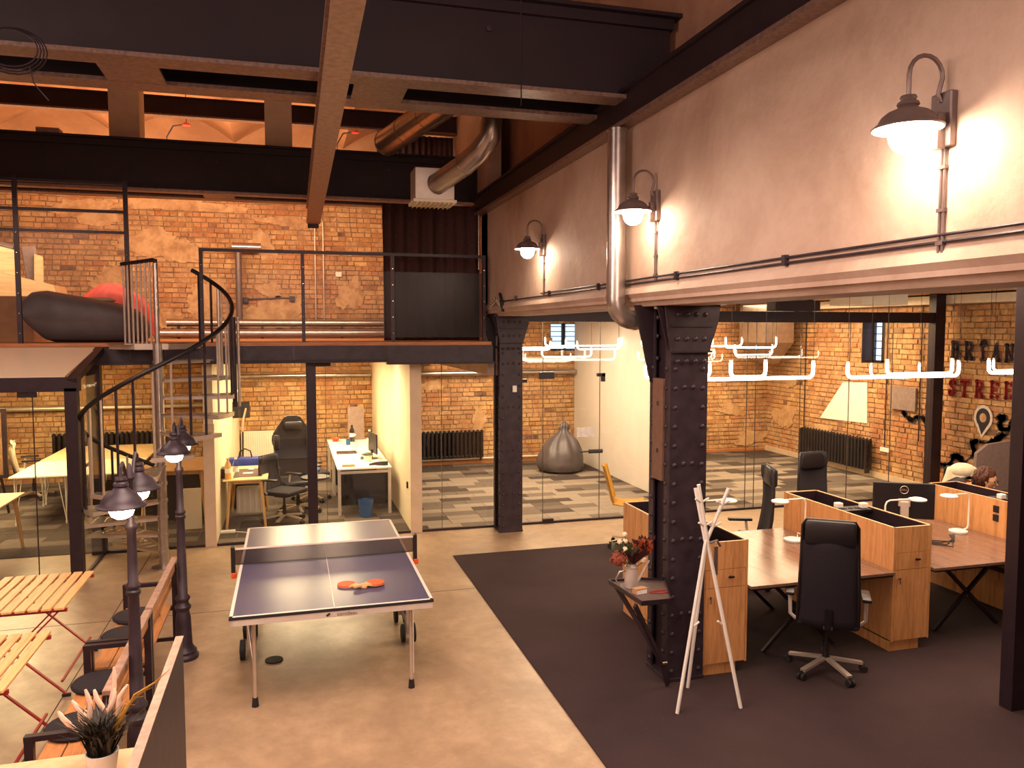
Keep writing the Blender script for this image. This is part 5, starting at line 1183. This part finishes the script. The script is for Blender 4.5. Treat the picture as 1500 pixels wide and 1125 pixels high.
def coast(lab, pts, ws):
    t = TH('painted_coastline', lab, 'painting', onx(*pts[0], XR-.04), world=True); rnd = random.Random(len(pts))
    m = MB(); q = [onx(*p, XR-.04) for p in pts]
    for i, (a, b) in enumerate(zip(q, q[1:])):
        for k in range(6):
            u = k/6; c_ = a.lerp(b, u); w_ = ws[i]*(1-u)+ws[i+1]*u
            r = w_*rnd.uniform(.6, 1.25); n_ = 7; ph = rnd.random()
            m.prism([(c_.y+rnd.uniform(-.01,.01)+r*rnd.uniform(.6, 1.1)*math.cos(j*2*PI/n_+ph), c_.z+r*rnd.uniform(.6, 1.1)*math.sin(j*2*PI/n_+ph)) for j in range(n_)], XR-.036, XR-.040, 'yz')
    P('outline', m, 'inkdk', t)
coast('ragged charcoal painted coastline below the map pin', [(1368,668),(1376,681),(1392,681),(1397,668),(1406,670),(1411,678),(1424,669),(1427,660),(1423,648),(1432,646),(1446,650),(1459,645),(1465,640),(1478,634)], [.03,.045,.05,.07,.08,.035,.04,.05,.07,.04,.05,.06,.07,.03])
coast('small charcoal painted island left of the glass corner post', [(1322,603),(1330,612),(1336,616),(1342,611),(1352,612),(1357,622),(1358,632)], [.07,.05,.06,.05,.05,.05,.05])
coast('charcoal painted hook shape right of the map pin', [(1463,612),(1472,611),(1464,622),(1468,630),(1478,628),(1484,612)], [.07,.05,.06,.05,.05,.04])
coast('charcoal painted blot above the person', [(1468,668),(1478,667),(1488,666)], [.05,.05,.04])
# ------------------------------------------------------------ PERSON AT THE RIGHT
PX, PY = 7.17, 7.02
def skinned(name, vs, es, rs, mat, parent, sub=2, root=0):
    me = bpy.data.meshes.new(name); me.from_pydata(vs, es, []); o = bpy.data.objects.new(name, me); COL.objects.link(o)
    sk = o.modifiers.new('skin', 'SKIN'); sk.use_smooth_shade = True
    for i, r in enumerate(rs):
        me.skin_vertices[0].data[i].radius = (r, r) if isinstance(r, (int, float)) else r
    me.skin_vertices[0].data[root].use_root = True
    sb = o.modifiers.new('sub', 'SUBSURF'); sb.levels = sub; sb.render_levels = sub
    me.materials.append(M[mat]); o.parent = parent; return o
pr = TH('person', 'person with brown hair, glasses and dark top, seated looking right', 'person', (7.60, 7.60, GZ), -1.05)
# local +x is where the person faces
ZS = .46
V = [(0,0,ZS+.1),(.04,0,ZS+.28),(.14,0,ZS+.48),(.19,0,ZS+.54),(.235,0,ZS+.545),   # 0-4 pelvis..neck base
     (.28,0,ZS+.575),(.33,0,ZS+.59),                                            # 5-6 head
     (.14,.18,ZS+.50),(.24,.25,ZS+.30),(.46,.20,ZS+.33),(.55,.17,ZS+.33),      # left arm 7-10
     (.14,-.18,ZS+.50),(.24,-.25,ZS+.30),(.46,-.20,ZS+.33),(.55,-.17,ZS+.33),   # right arm
     (.10,.1,ZS+.06),(.44,.13,ZS+.06),(.40,.13,.08),(.54,.13,.05),             # legs 15-18
     (.10,-.1,ZS+.06),(.44,-.13,ZS+.06),(.40,-.13,.08),(.54,-.13,.05)]
Ee = [(0,1),(1,2),(2,3),(3,4),(4,5),(5,6),(3,7),(7,8),(8,9),(9,10),(3,11),(11,12),(12,13),(13,14),(0,15),(15,16),(16,17),(17,18),(0,19),(19,20),(20,21),(21,22)]
Rr = [.15,.135,.14,.09,.052,.05,.07,.065,.048,.034,.028,.065,.048,.034,.028,.10,.075,.05,.04,.10,.075,.05,.04]
body = skinned('body', V, Ee, Rr, 'skin', pr)
jv = [0,1,2,3,7,8,9,11,12,13]; mp_ = {v:i for i, v in enumerate(jv)}
jv.append(4); mp_[4] = 10
skinned('jumper', [V[i] for i in jv], [(mp_[a], mp_[b]) for a, b in Ee if a in mp_ and b in mp_], [Rr[i]*1.12+.055 for i in jv[:-1]]+[.115], 'navy', pr)
tv = [0,15,16,17,19,20,21]; mp_ = {v:i for i, v in enumerate(tv)}
skinned('trousers', [V[i] for i in tv], [(mp_[a], mp_[b]) for a, b in Ee if a in mp_ and b in mp_], [Rr[i]+.015 for i in tv], 'denim', pr)
hc = Vector((.365, 0, ZS+.625)); tilt = Euler((0, .12, 0)); Rm = tilt.to_matrix()
hd = MB(); hd.ball((0,0,0), .1, (.98, .77, 1.2), 28, 20)
for v in hd.b.verts:
    x, y, z = v.co
    if x > .04 and z < -.02: v.co.x -= .012*min(1, (-z-.02)/.05); v.co.y *= 1-.18*min(1, (-z)/.1)
    if x > .05 and .0 < z < .03: v.co.x -= .006
fc = hd; 
fc.poly([(.088,-.012,-.03),(.088,.012,-.03),(.118,0,-.028),(.092,0,.018)], [(0,1,2),(1,3,2),(3,0,2),(0,3,1)])
fc.ball((.082,0,-.062), .02, (.5,1,.3), 10, 6)
for s_ in (-1, 1): fc.ball((0, s_*.078, -.01), .026, (.8,.35,1.2), 10, 7)
bmesh.ops.transform(fc.b, matrix=Matrix.Translation(hc) @ Rm.to_4x4(), verts=fc.b.verts); P('face', fc, 'skin', pr, True)
ey = MB()
for s_ in (-1, 1): ey.ball(hc+Rm@Vector((.082, s_*.032, .005)), .012, (1,1,1), 8, 6)
P('eyes', ey, 'screen', pr, True)
gl_ = MB()
for s_ in (-1, 1):
    gl_.tube([hc+Rm@Vector((.105, s_*.033+.024*math.cos(a), .002+.019*math.sin(a))) for a in [k*2*PI/16 for k in range(16)]], .0025, 5, closed=True)
    gl_.tube([hc+Rm@Vector((.105, s_*.057, .006)), hc+Rm@Vector((.05, s_*.082, .006)), hc+Rm@Vector((-.0, s_*.082, .0))], .0025, 5)
P('glasses', gl_, 'blackplastic', pr)
ha = MB(); ha.ball((-.022, 0, .022), .112, (1.0, .86, 1.18), 30, 20)
from mathutils import noise as N_
for v in list(ha.b.verts):
    x, y, z = v.co
    if x > .03 and z < .058: v.co.x = .03-.2*max(0, .0-z)*.4
    if z < -.07: v.co.z = -.07-(z+.07)*.1-.015
    v.co += v.co.normalized()*N_.noise(Vector((v.co.x*18, v.co.y*40, v.co.z*14)))*.018
bmesh.ops.transform(ha.b, matrix=Matrix.Translation(hc) @ Rm.to_4x4(), verts=ha.b.verts); P('hair', ha, 'hair', pr, True)
lk = MB(); rnd = random.Random(2)
for k in range(110):
    az = rnd.uniform(1.38, 2*PI-1.38); el0 = rnd.uniform(.9, 1.4); el1 = rnd.uniform(-.85, -.35) if abs(az-PI) < 1.7 else rnd.uniform(-.1, .35)
    pts = []
    for i in range(6):
        e_ = el0+(el1-el0)*i/5; R_h = .122+.010*math.sin(i*1.3+k); aa = az+.16*math.sin(i*1.1+k*.7)
        pts.append(hc+Rm@Vector((-.015+R_h*math.cos(e_)*math.cos(aa), R_h*.86*math.cos(e_)*math.sin(aa), .02+R_h*1.12*math.sin(e_))))
    lk.tube(pts, [.006, .010, .012, .011, .009, .004], 6)
P('hair_locks', lk, 'hair', pr, True, kind='stuff')
hd_ = MB()
for s_ in (-1, 1):
    for k in range(4):
        hd_.tube([(.53, s_*.17+(k-1.5)*.018, ZS+.33), (.575, s_*.17+(k-1.5)*.021, ZS+.325), (.605-.006*abs(k-1.5), s_*.17+(k-1.5)*.022, ZS+.305)], [.011, .009, .007], 7)
    hd_.tube([(.50, s_*.17-s_*.03, ZS+.33), (.53, s_*.17-s_*.05, ZS+.315), (.555, s_*.17-s_*.055, ZS+.305)], [.012, .01, .008], 7)
P('fingers', hd_, 'skin', pr, True)
oc2 = dup(oc, (8.05, 7.98, GZ), -.6, 'office chair with a cream hoodie over its back, behind the seated person', None)
oc2.scale = (.9, .9, .87)
hdy = TH('hoodie', 'cream hooded jacket draped over the back of the person\'s chair', 'jacket', (7.86, 7.72, .93), PI/2-.6); hdy.scale = (.85, .85, .95)
m = MB(); g = []
for i in range(13):
    u = i/12; z = .30-.62*u; wd = .19+.10*min(1, u*2.2)
    g.append([m.b.verts.new((-.05-.03*math.sin(j/8*PI)+.012*math.sin(j*2.1+i*.6), wd*(j/4-1), z-.05*(j/4-1)**2+.01*math.sin(j*1.7))) for j in range(9)])
for A_, B_ in zip(g, g[1:]):
    for j in range(8): m.b.faces.new((A_[j], A_[j+1], B_[j+1], B_[j]))
P('cloth', m, 'hoodie', hdy, True).modifiers.new('thick', 'SOLIDIFY').thickness = .03
P('hood', MB().ball((-.02, 0, .22), .15, (.6, 1.15, .65)), 'hoodie', hdy, True)
t = TH('felt_screen', 'taupe rounded felt screen behind the seated person', 'screen', (ony(1425, 700, 9.2).x, 9.2, 0), -.15)
P('panel', MB().prism([(0, .5), (1.2, .5), (1.2, 1.0), (1.0, 1.18), (.6, 1.23), (.2, 1.18), (.03, 1.05)], -.03, .03, 'xz'), 'greypanel', t); P('stand', bx((.1, -.02, .01), (1.1, .02, .6)), 'greypanel', t)
# desk that the person uses, behind the right cabinet
desk(8.06, 9.3, 'desk at the right behind the far cabinet where the person sits', 6.2, 7.3)
# ------------------------------------------------------------ LEFT ROOM furniture
def hairpin_table(x0, y0, x1, y1, h, lab, top='offwhite', legm='white'):
    t = TH('trestle_table', lab, 'table', ((x0+x1)/2, (y0+y1)/2, .009), world=True)
    P('top', bx((x0, y0, h-.025), (x1, y1, h), bev=.004), top, t)
    for x, sx in ((x0+.06, 1), (x1-.06, -1)):
        for y, sy in ((y0+.06, 1), (y1-.06, -1)):
            P('leg', MB().tube([(x, y, h-.025), (x, y, .05)], .009, 6).tube([(x+sx*.1, y, h-.025), (x, y, .05)], .007, 6).tube([(x, y+sy*.1, h-.025), (x, y, .05)], .007, 6).cyl((x, y, .01), (x, y, .05), .014), legm, t, True)
    return t
hairpin_table(-3.92, 12.75, -3.14, 14.2, .73, 'white trestle table seen left of the black vestibule post')
hairpin_table(-3.05, 12.75, -2.3, 14.2, .73, 'white trestle table behind the spiral stair handrail')
hairpin_table(-3.92, 14.22, -2.3, 15.9, .73, 'pale yellow table at the back of the left room', 'birch')
def wood_table(x0, y0, x1, y1, h, lab, top='birch'):
    t = TH('wooden_table', lab, 'table', ((x0+x1)/2, (y0+y1)/2, .009), world=True)
    r = .06; P('top', MB().box((x0, y0, h-.025), (x1, y1, h), bev=.01), top, t)
    for x, sx in ((x0+.08, -1), (x1-.08, 1)):
        for y, sy in ((y0+.08, -1), (y1-.08, 1)): P('leg', MB().cyl((x+sx*.04, y+sy*.04, .009), (x-sx*.02, y-sy*.02, h-.025), .018, .028), 'legwood', t, True)
    P('apron', MB().box((x0+.1, y0+.1, h-.08), (x1-.1, y0+.12, h-.025)).box((x0+.1, y1-.12, h-.08), (x1-.1, y1-.1, h-.025)), 'legwood', t)
    return t
wood_table(-4.4, 10.45, -3.36, 11.55, .73, 'small pale wooden table at the left edge inside the glass box')
wt_ = wood_table(-.95, 11.75, -.34, 12.95, .72, 'small pale wooden table left of the gaming chair')
def simple_chair(lab, loc, rzv, mat='greypanel'):
    return office_chair('desk_chair', lab, loc, rzv, high=False, seat=mat, back=mat, base='silver', arms=True)
sc1 = simple_chair('cream office chair behind the white tables in the left room', (-4.2, 14.9, .009), -PI/2+.3, 'cream')
dup(sc1, (-4.5, 12.0, .009), -1.2, 'cream office chair beside the small wooden table at the left edge', None)
t = TH('wall_screen', 'dark framed board leaning at the far left of the left room', 'screen', (-5.4, 15.6, 0), world=True)
q = [ony(-40, 590, 13.5), ony(12, 700, 13.5)]
P('frame', MB().box((-6.1, 13.5, q[1].z), (q[1].x, 13.54, q[0].z-.1)), 'black', t); P('sheet', bx((-6.05, 13.49, q[1].z+.05), (q[1].x-.06, 13.5, q[0].z-.16)), 'mortar', t); P('support', MB().bar((q[1].x-.1, 13.52, q[1].z), (q[1].x-.1, 13.8, .01), .03).bar((-5.9, 13.52, q[1].z), (-5.9, 13.8, .01), .03), 'black', t)
# black cabinet and things seen between the stair and the partition
wood_table(-2.15, 12.3, -1.2, 13.6, .80, 'wooden topped dark desk behind the spiral stair pole', 'card')
T1('dark_cabinet', 'black low cabinet under the desk behind the spiral stair', 'cabinet', MB().box((-2.0, 12.6, .01), (-1.3, 13.3, .7), bev=.01), 'blackplastic')
T1('mobile_whiteboard', 'cream coloured board standing on the floor behind the stair', 'board', bx((-1.5, 11.9, .02), (-1.25, 11.93, .6)), 'cream')
# ------------------------------------------------------------ MIDDLE ROOM
def office_desk(x0, y0, x1, y1, h, lab):
    t = TH('white_desk', lab, 'desk', ((x0+x1)/2, (y0+y1)/2, .009), world=True)
    P('top', bx((x0, y0, h-.025), (x1, y1, h), bev=.003), 'white', t)
    for x in (x0+.03, x1-.03):
        for y in (y0+.05, y1-.05): P('leg', bx((x-.022, y-.022, .009), (x+.022, y+.022, h-.025)), 'alu', t)
    P('rail', bx((x0+.05, y0+.03, h-.09), (x1-.05, y0+.06, h-.05)), 'alu', t); P('modesty_panel', bx((x0+.02, y0+.25, .12), (x1-.02, y0+.27, h-.1)), 'screen', t)
    return t
office_desk(.66, 12.15, 1.48, 13.8, .74, 'nearer white desk along the cream partition, holding the monitor'); office_desk(.66, 13.84, 1.48, 15.5, .74, 'farther white desk along the cream partition with a red bowl')
m1 = TH('desktop_monitor', 'slim dark monitor on the white desk turned toward the gaming chair', 'monitor', (1.28, 13.0, .741), PI/2+.15)
P('panel', bx((-.26, -.012, .10), (.26, .012, .42), bev=.006), 'blackplastic', m1); P('screen', bx((-.25, -.0135, .11), (.25, -.012, .41)), 'screen', m1); P('stand', MB().cyl((0,.02,0), (0,.02,.15), .018).lathe([(0,0),(.1,0),(.1,.01),(0,.012)], (0,.02,0), 18), 'blackplastic', m1)
def small(name, lab, cat, x, y, z, mb, mat, parts=()):
    t = TH(name, lab, cat, (x, y, z)); P('body', mb, mat, t, True)
    for n_, b_, m_ in parts: P(n_, b_, m_, t, True)
    return t
DZ = .741
small('headphones', 'black curved handset on the front corner of the white desk', 'headset', 1.3, 12.3, DZ, MB().tube([(-.15,0,.02),(-.05,.02,.03),(.08,0,.03),(.14,0,.03)], [.015,.025,.035,.03], 8), 'blackplastic')
small('laptop', 'dark closed laptop on the nearer white desk', 'laptop', .9, 13.7, DZ, bx((-.17,-.12,0),(.17,.12,.02), bev=.004), 'shade', (('lid_line', bx((-.16,-.115,.02),(.16,.115,.022)), 'screen'),))
small('tablet', 'brown notebook on the near corner of the white desk', 'notebook', .84, 12.35, DZ, bx((-.1,-.07,0),(.1,.07,.015), bev=.003), 'card', (('cover', bx((-.095,-.065,.015),(.095,.065,.018)), 'shade'),))
small('red_bowl', 'small red bowl on the far white desk', 'bowl', .8, 15.2, DZ, MB().lathe([(0,0),(.04,0),(.09,.07),(.085,.07),(.03,.012),(0,.01)], (0,0,0), 18), 'orange')
small('blue_mug', 'blue cup on the far white desk', 'mug', 1.0, 14.7, DZ, MB().lathe([(0,0),(.04,0),(.042,.1),(.038,.1),(.036,.01),(0,.01)], (0,0,0), 16), 'blue')
def bottle(lab, x, y, z, mat='bottle', s=1.0, cap='white'):
    small('water_bottle', lab, 'bottle', x, y, z, MB().lathe([(0,0),(.033*s,0),(.035*s,.02),(.033*s,.12*s),(.035*s,.16*s),(.014*s,.21*s),(.013*s,.225*s),(0,.225*s)], (0,0,0), 14), mat, (('cap', MB().cyl((0,0,.222*s),(0,0,.24*s),.016*s), cap), ('label', MB().lathe([(.0352*s,.07*s),(.0356*s,.075*s),(.0356*s,.12*s),(.0352*s,.125*s)], (0,0,0), 14), 'paper')))
bottle('clear plastic bottle standing on the white desk beside the papers', 1.05, 13.75, DZ, 'bottle', 1.3); bottle('second clear bottle on the far white desk near the partition', 1.35, 14.3, DZ, 'bottle', 1.3)
bottle('dark bottle at the back of the far white desk', 1.1, 15.1, DZ, 'screen', 1.3, 'screen')
small('desk_plant', 'small green plant in a pale pot on the white desk by the monitor', 'plant', 1.18, 12.75, DZ, MB().lathe([(0,0),(.05,0),(.065,.09),(.055,.09),(0,.07)], (0,0,0), 16), 'offwhite', (('leaves', MB().ball((.0,0,.12),.05,(1.4,1,.5)).ball((-.06,.02,.11),.035,(1.3,1,.5)).ball((-.1,-.02,.06),.03), 'green'),))
small('papers', 'loose white papers on the nearer white desk', 'papers', .95, 12.9, DZ, MB().obox((0,0,.002),(.2,.28,.003), Euler((0,0,.3))).obox((.12,.25,.005),(.2,.28,.003), Euler((0,0,-.2))), 'paper')
T1('desktop_screen_back', 'greyish board standing on the far white desk near the brick wall', 'board', MB().obox((1.2, 15.4, 1.06), (.3, .03, .62), Euler((-.12,0,0))), 'greypanel')
gc = office_chair('gaming_chair', 'tall black gaming chair with winged headrest in the middle room', (.08, 12.55, .009), PI+.2, True, 'leather', 'leather')
gc.scale = (1.06, 1.06, 1.08)
m = MB(); m.prism([(-.27,.50),(.27,.50),(.29,.78),(.24,.86),(.30,1.0),(.29,1.12),(.2,1.2),(.15,1.32),(.09,1.38),(-.09,1.38),(-.15,1.32),(-.2,1.2),(-.29,1.12),(-.30,1.0),(-.24,.86),(-.29,.78)], -.36, -.28, 'xz')
bmesh.ops.bevel(m.b, geom=m.b.edges[:], offset=.02, segments=2, affect='EDGES'); P('racing_backrest', m, 'leather', gc, True)
P('neck_pillow', MB().box((-.13,-.28,1.18),(.13,-.21,1.30), bev=.03), 'leather', gc, True); P('shoulder_wing', MB().box((-.29,-.27,.9),(-.2,-.2,1.12), bev=.03).box((.2,-.27,.9),(.29,-.2,1.12), bev=.03), 'leather', gc, True)
for o in list(COL.objects):
    if o.parent == gc and o.name.split('.')[0] in ('backrest', 'back_frame', 'headrest'): bpy.data.objects.remove(o)
oc3 = office_chair('office_chair', 'black visitor chair with chrome arms between the wooden table and the gaming chair', (-.12, 12.0, .009), -2.2, False, 'blackfab', 'blackfab', 'silver')
dup(oc3, (.30, 13.45, .009), -1.3, 'dark office chair with blue seat cushion at the white desk', None)
T1('blue_cushion', 'blue cloth lying on the chair at the white desk', 'cloth', MB().box((.16, 13.33, .512), (.44, 13.58, .55), bev=.015), 'blue')
bn = TH('waste_bin', 'blue plastic waste bin with bag liner on the floor under the desk edge', 'bin', (1.07, 12.05, .009))
P('bucket', MB().lathe([(0,0),(.09,0),(.115,.26),(.11,.26),(.085,.01),(0,.01)], (0,0,0), 22), 'blue', bn, True); P('liner', MB().lathe([(.118,.2),(.122,.23),(.117,.27),(.10,.265),(.095,.1)], (0,0,0), 22), 'bottle', bn, True)
small('blue_bag', 'blue carrier bag behind the small wooden table', 'bag', -.72, 13.3, .50, MB().box((-.28,-.1,0),(.28,.12,.3), bev=.04), 'bluebag', (('bag_handle', MB().tube([(-.1,0,.3),(-.08,0,.4),(0,0,.44),(.08,0,.4),(.1,0,.3)], .012, 6), 'blackplastic'),))
T1('side_stand', 'dark low cabinet carrying the blue bag behind the wooden table', 'cabinet', MB().box((-.97, 13.15, .009), (-.4, 13.5, .50), bev=.005), 'blackplastic')
small('desk_mat', 'grey mat with a white card on the small wooden table', 'mat', -.62, 12.3, .7215, bx((-.2,-.35,0),(.2,.35,.004)), 'shade', (('card', bx((-.08,-.1,.004),(.06,.0,.007)), 'paper'), ('mouse', MB().ball((.02,.2,.015),.03,(1.5,1,.5)), 'white')))
small('file_holder', 'black pen and file holder at the left end of the wooden table', 'organiser', -.98, 12.0, .7215, MB().box((-.08,-.12,0),(.06,.12,.14), bev=.004), 'blackplastic')
bottle('steel coloured flask on the small wooden table', -.88, 11.85, .7215, 'legwood', 1.25, 'legwood'); bottle('clear bottle on the small wooden table', -.78, 11.95, .7215, 'bottle', 1.2)
bottle('small pink bottle standing on the stool before the gaming chair', .32, 11.62, .742, 'pink', 1.0)
st = TH('round_stool', 'dark stool holding the pink bottle in front of the gaming chair', 'stool', (.32, 11.62, .009)); P('seat', MB().lathe([(0,.70),(.2,.70),(.2,.73),(0,.732)], (0,0,0), 24), 'blackplastic', st, True); P('pedestal', MB().cyl((0,0,0),(0,0,.70),.03).lathe([(0,0),(.16,0),(.15,.015),(0,.02)], (0,0,0), 20), 'blackplastic', st, True)
small('electric_heater', 'white oil heater with black wheels under the wooden table', 'heater', -.62, 12.6, .009, MB().box((-.2,-.08,.05),(.2,.08,.45), bev=.02), 'offwhite', tuple(('fin', MB().box((-.18+k*.08,-.09,.08),(-.15+k*.08,.09,.43), bev=.008), 'white') for k in range(5)))
T1('power_strip', 'white power strip with cable on the floor below the wooden table', 'power strip', MB().box((-.98, 11.55, .009), (-.78, 11.62, .045), bev=.006).tube([(-.78,11.58,.02),(-.6,11.5,.014),(-.45,11.55,.014),(-.5,11.7,.014)], .006, 6), 'white')
tv_ = TH('wall_television', 'dark television high on the left side of the middle room', 'television', (-.8, 15.0, 1.5), 0); q0, q1 = ony(338, 589, 14.5), ony(366, 612, 14.5)
P('set', bx((q0.x+.8-.05, -.5, q1.z-1.5), (q1.x+.8, -.45, q0.z-1.5), bev=.006), 'blackplastic', tv_); P('mount', MB().bar((q0.x+.8+.05, -.45, q1.z-1.4), (-.17, -.45, q1.z-1.4), .03), 'black', tv_)
t = TH('floor_stand', 'black floor stand with a curved pale arm beside the radiator', 'stand', (-.82, 14.2, .009)); P('pole', MB().cyl((0,0,0),(.02,0,1.1),.014), 'blackplastic', t, True); P('arm', MB().tube([(.02,0,1.1),(.03,0,1.3),(.08,0,1.5)], .016, 7), 'silver', t, True); P('foot', MB().lathe([(0,0),(.15,0),(.14,.02),(0,.03)], (0,0,0), 18), 'blackplastic', t)
ct_ = TH('ceiling_light_panel', 'white rectangular light panel under the gallery in the middle room', 'ceiling light', (.9, 12.6, 2.36), world=True)
P('housing', bx((.55, 12.0, 2.37), (1.45, 12.6, 2.42)), 'white', ct_); P('diffuser', bx((.58, 12.03, 2.362), (1.42, 12.57, 2.37)), 'panel_light', ct_)
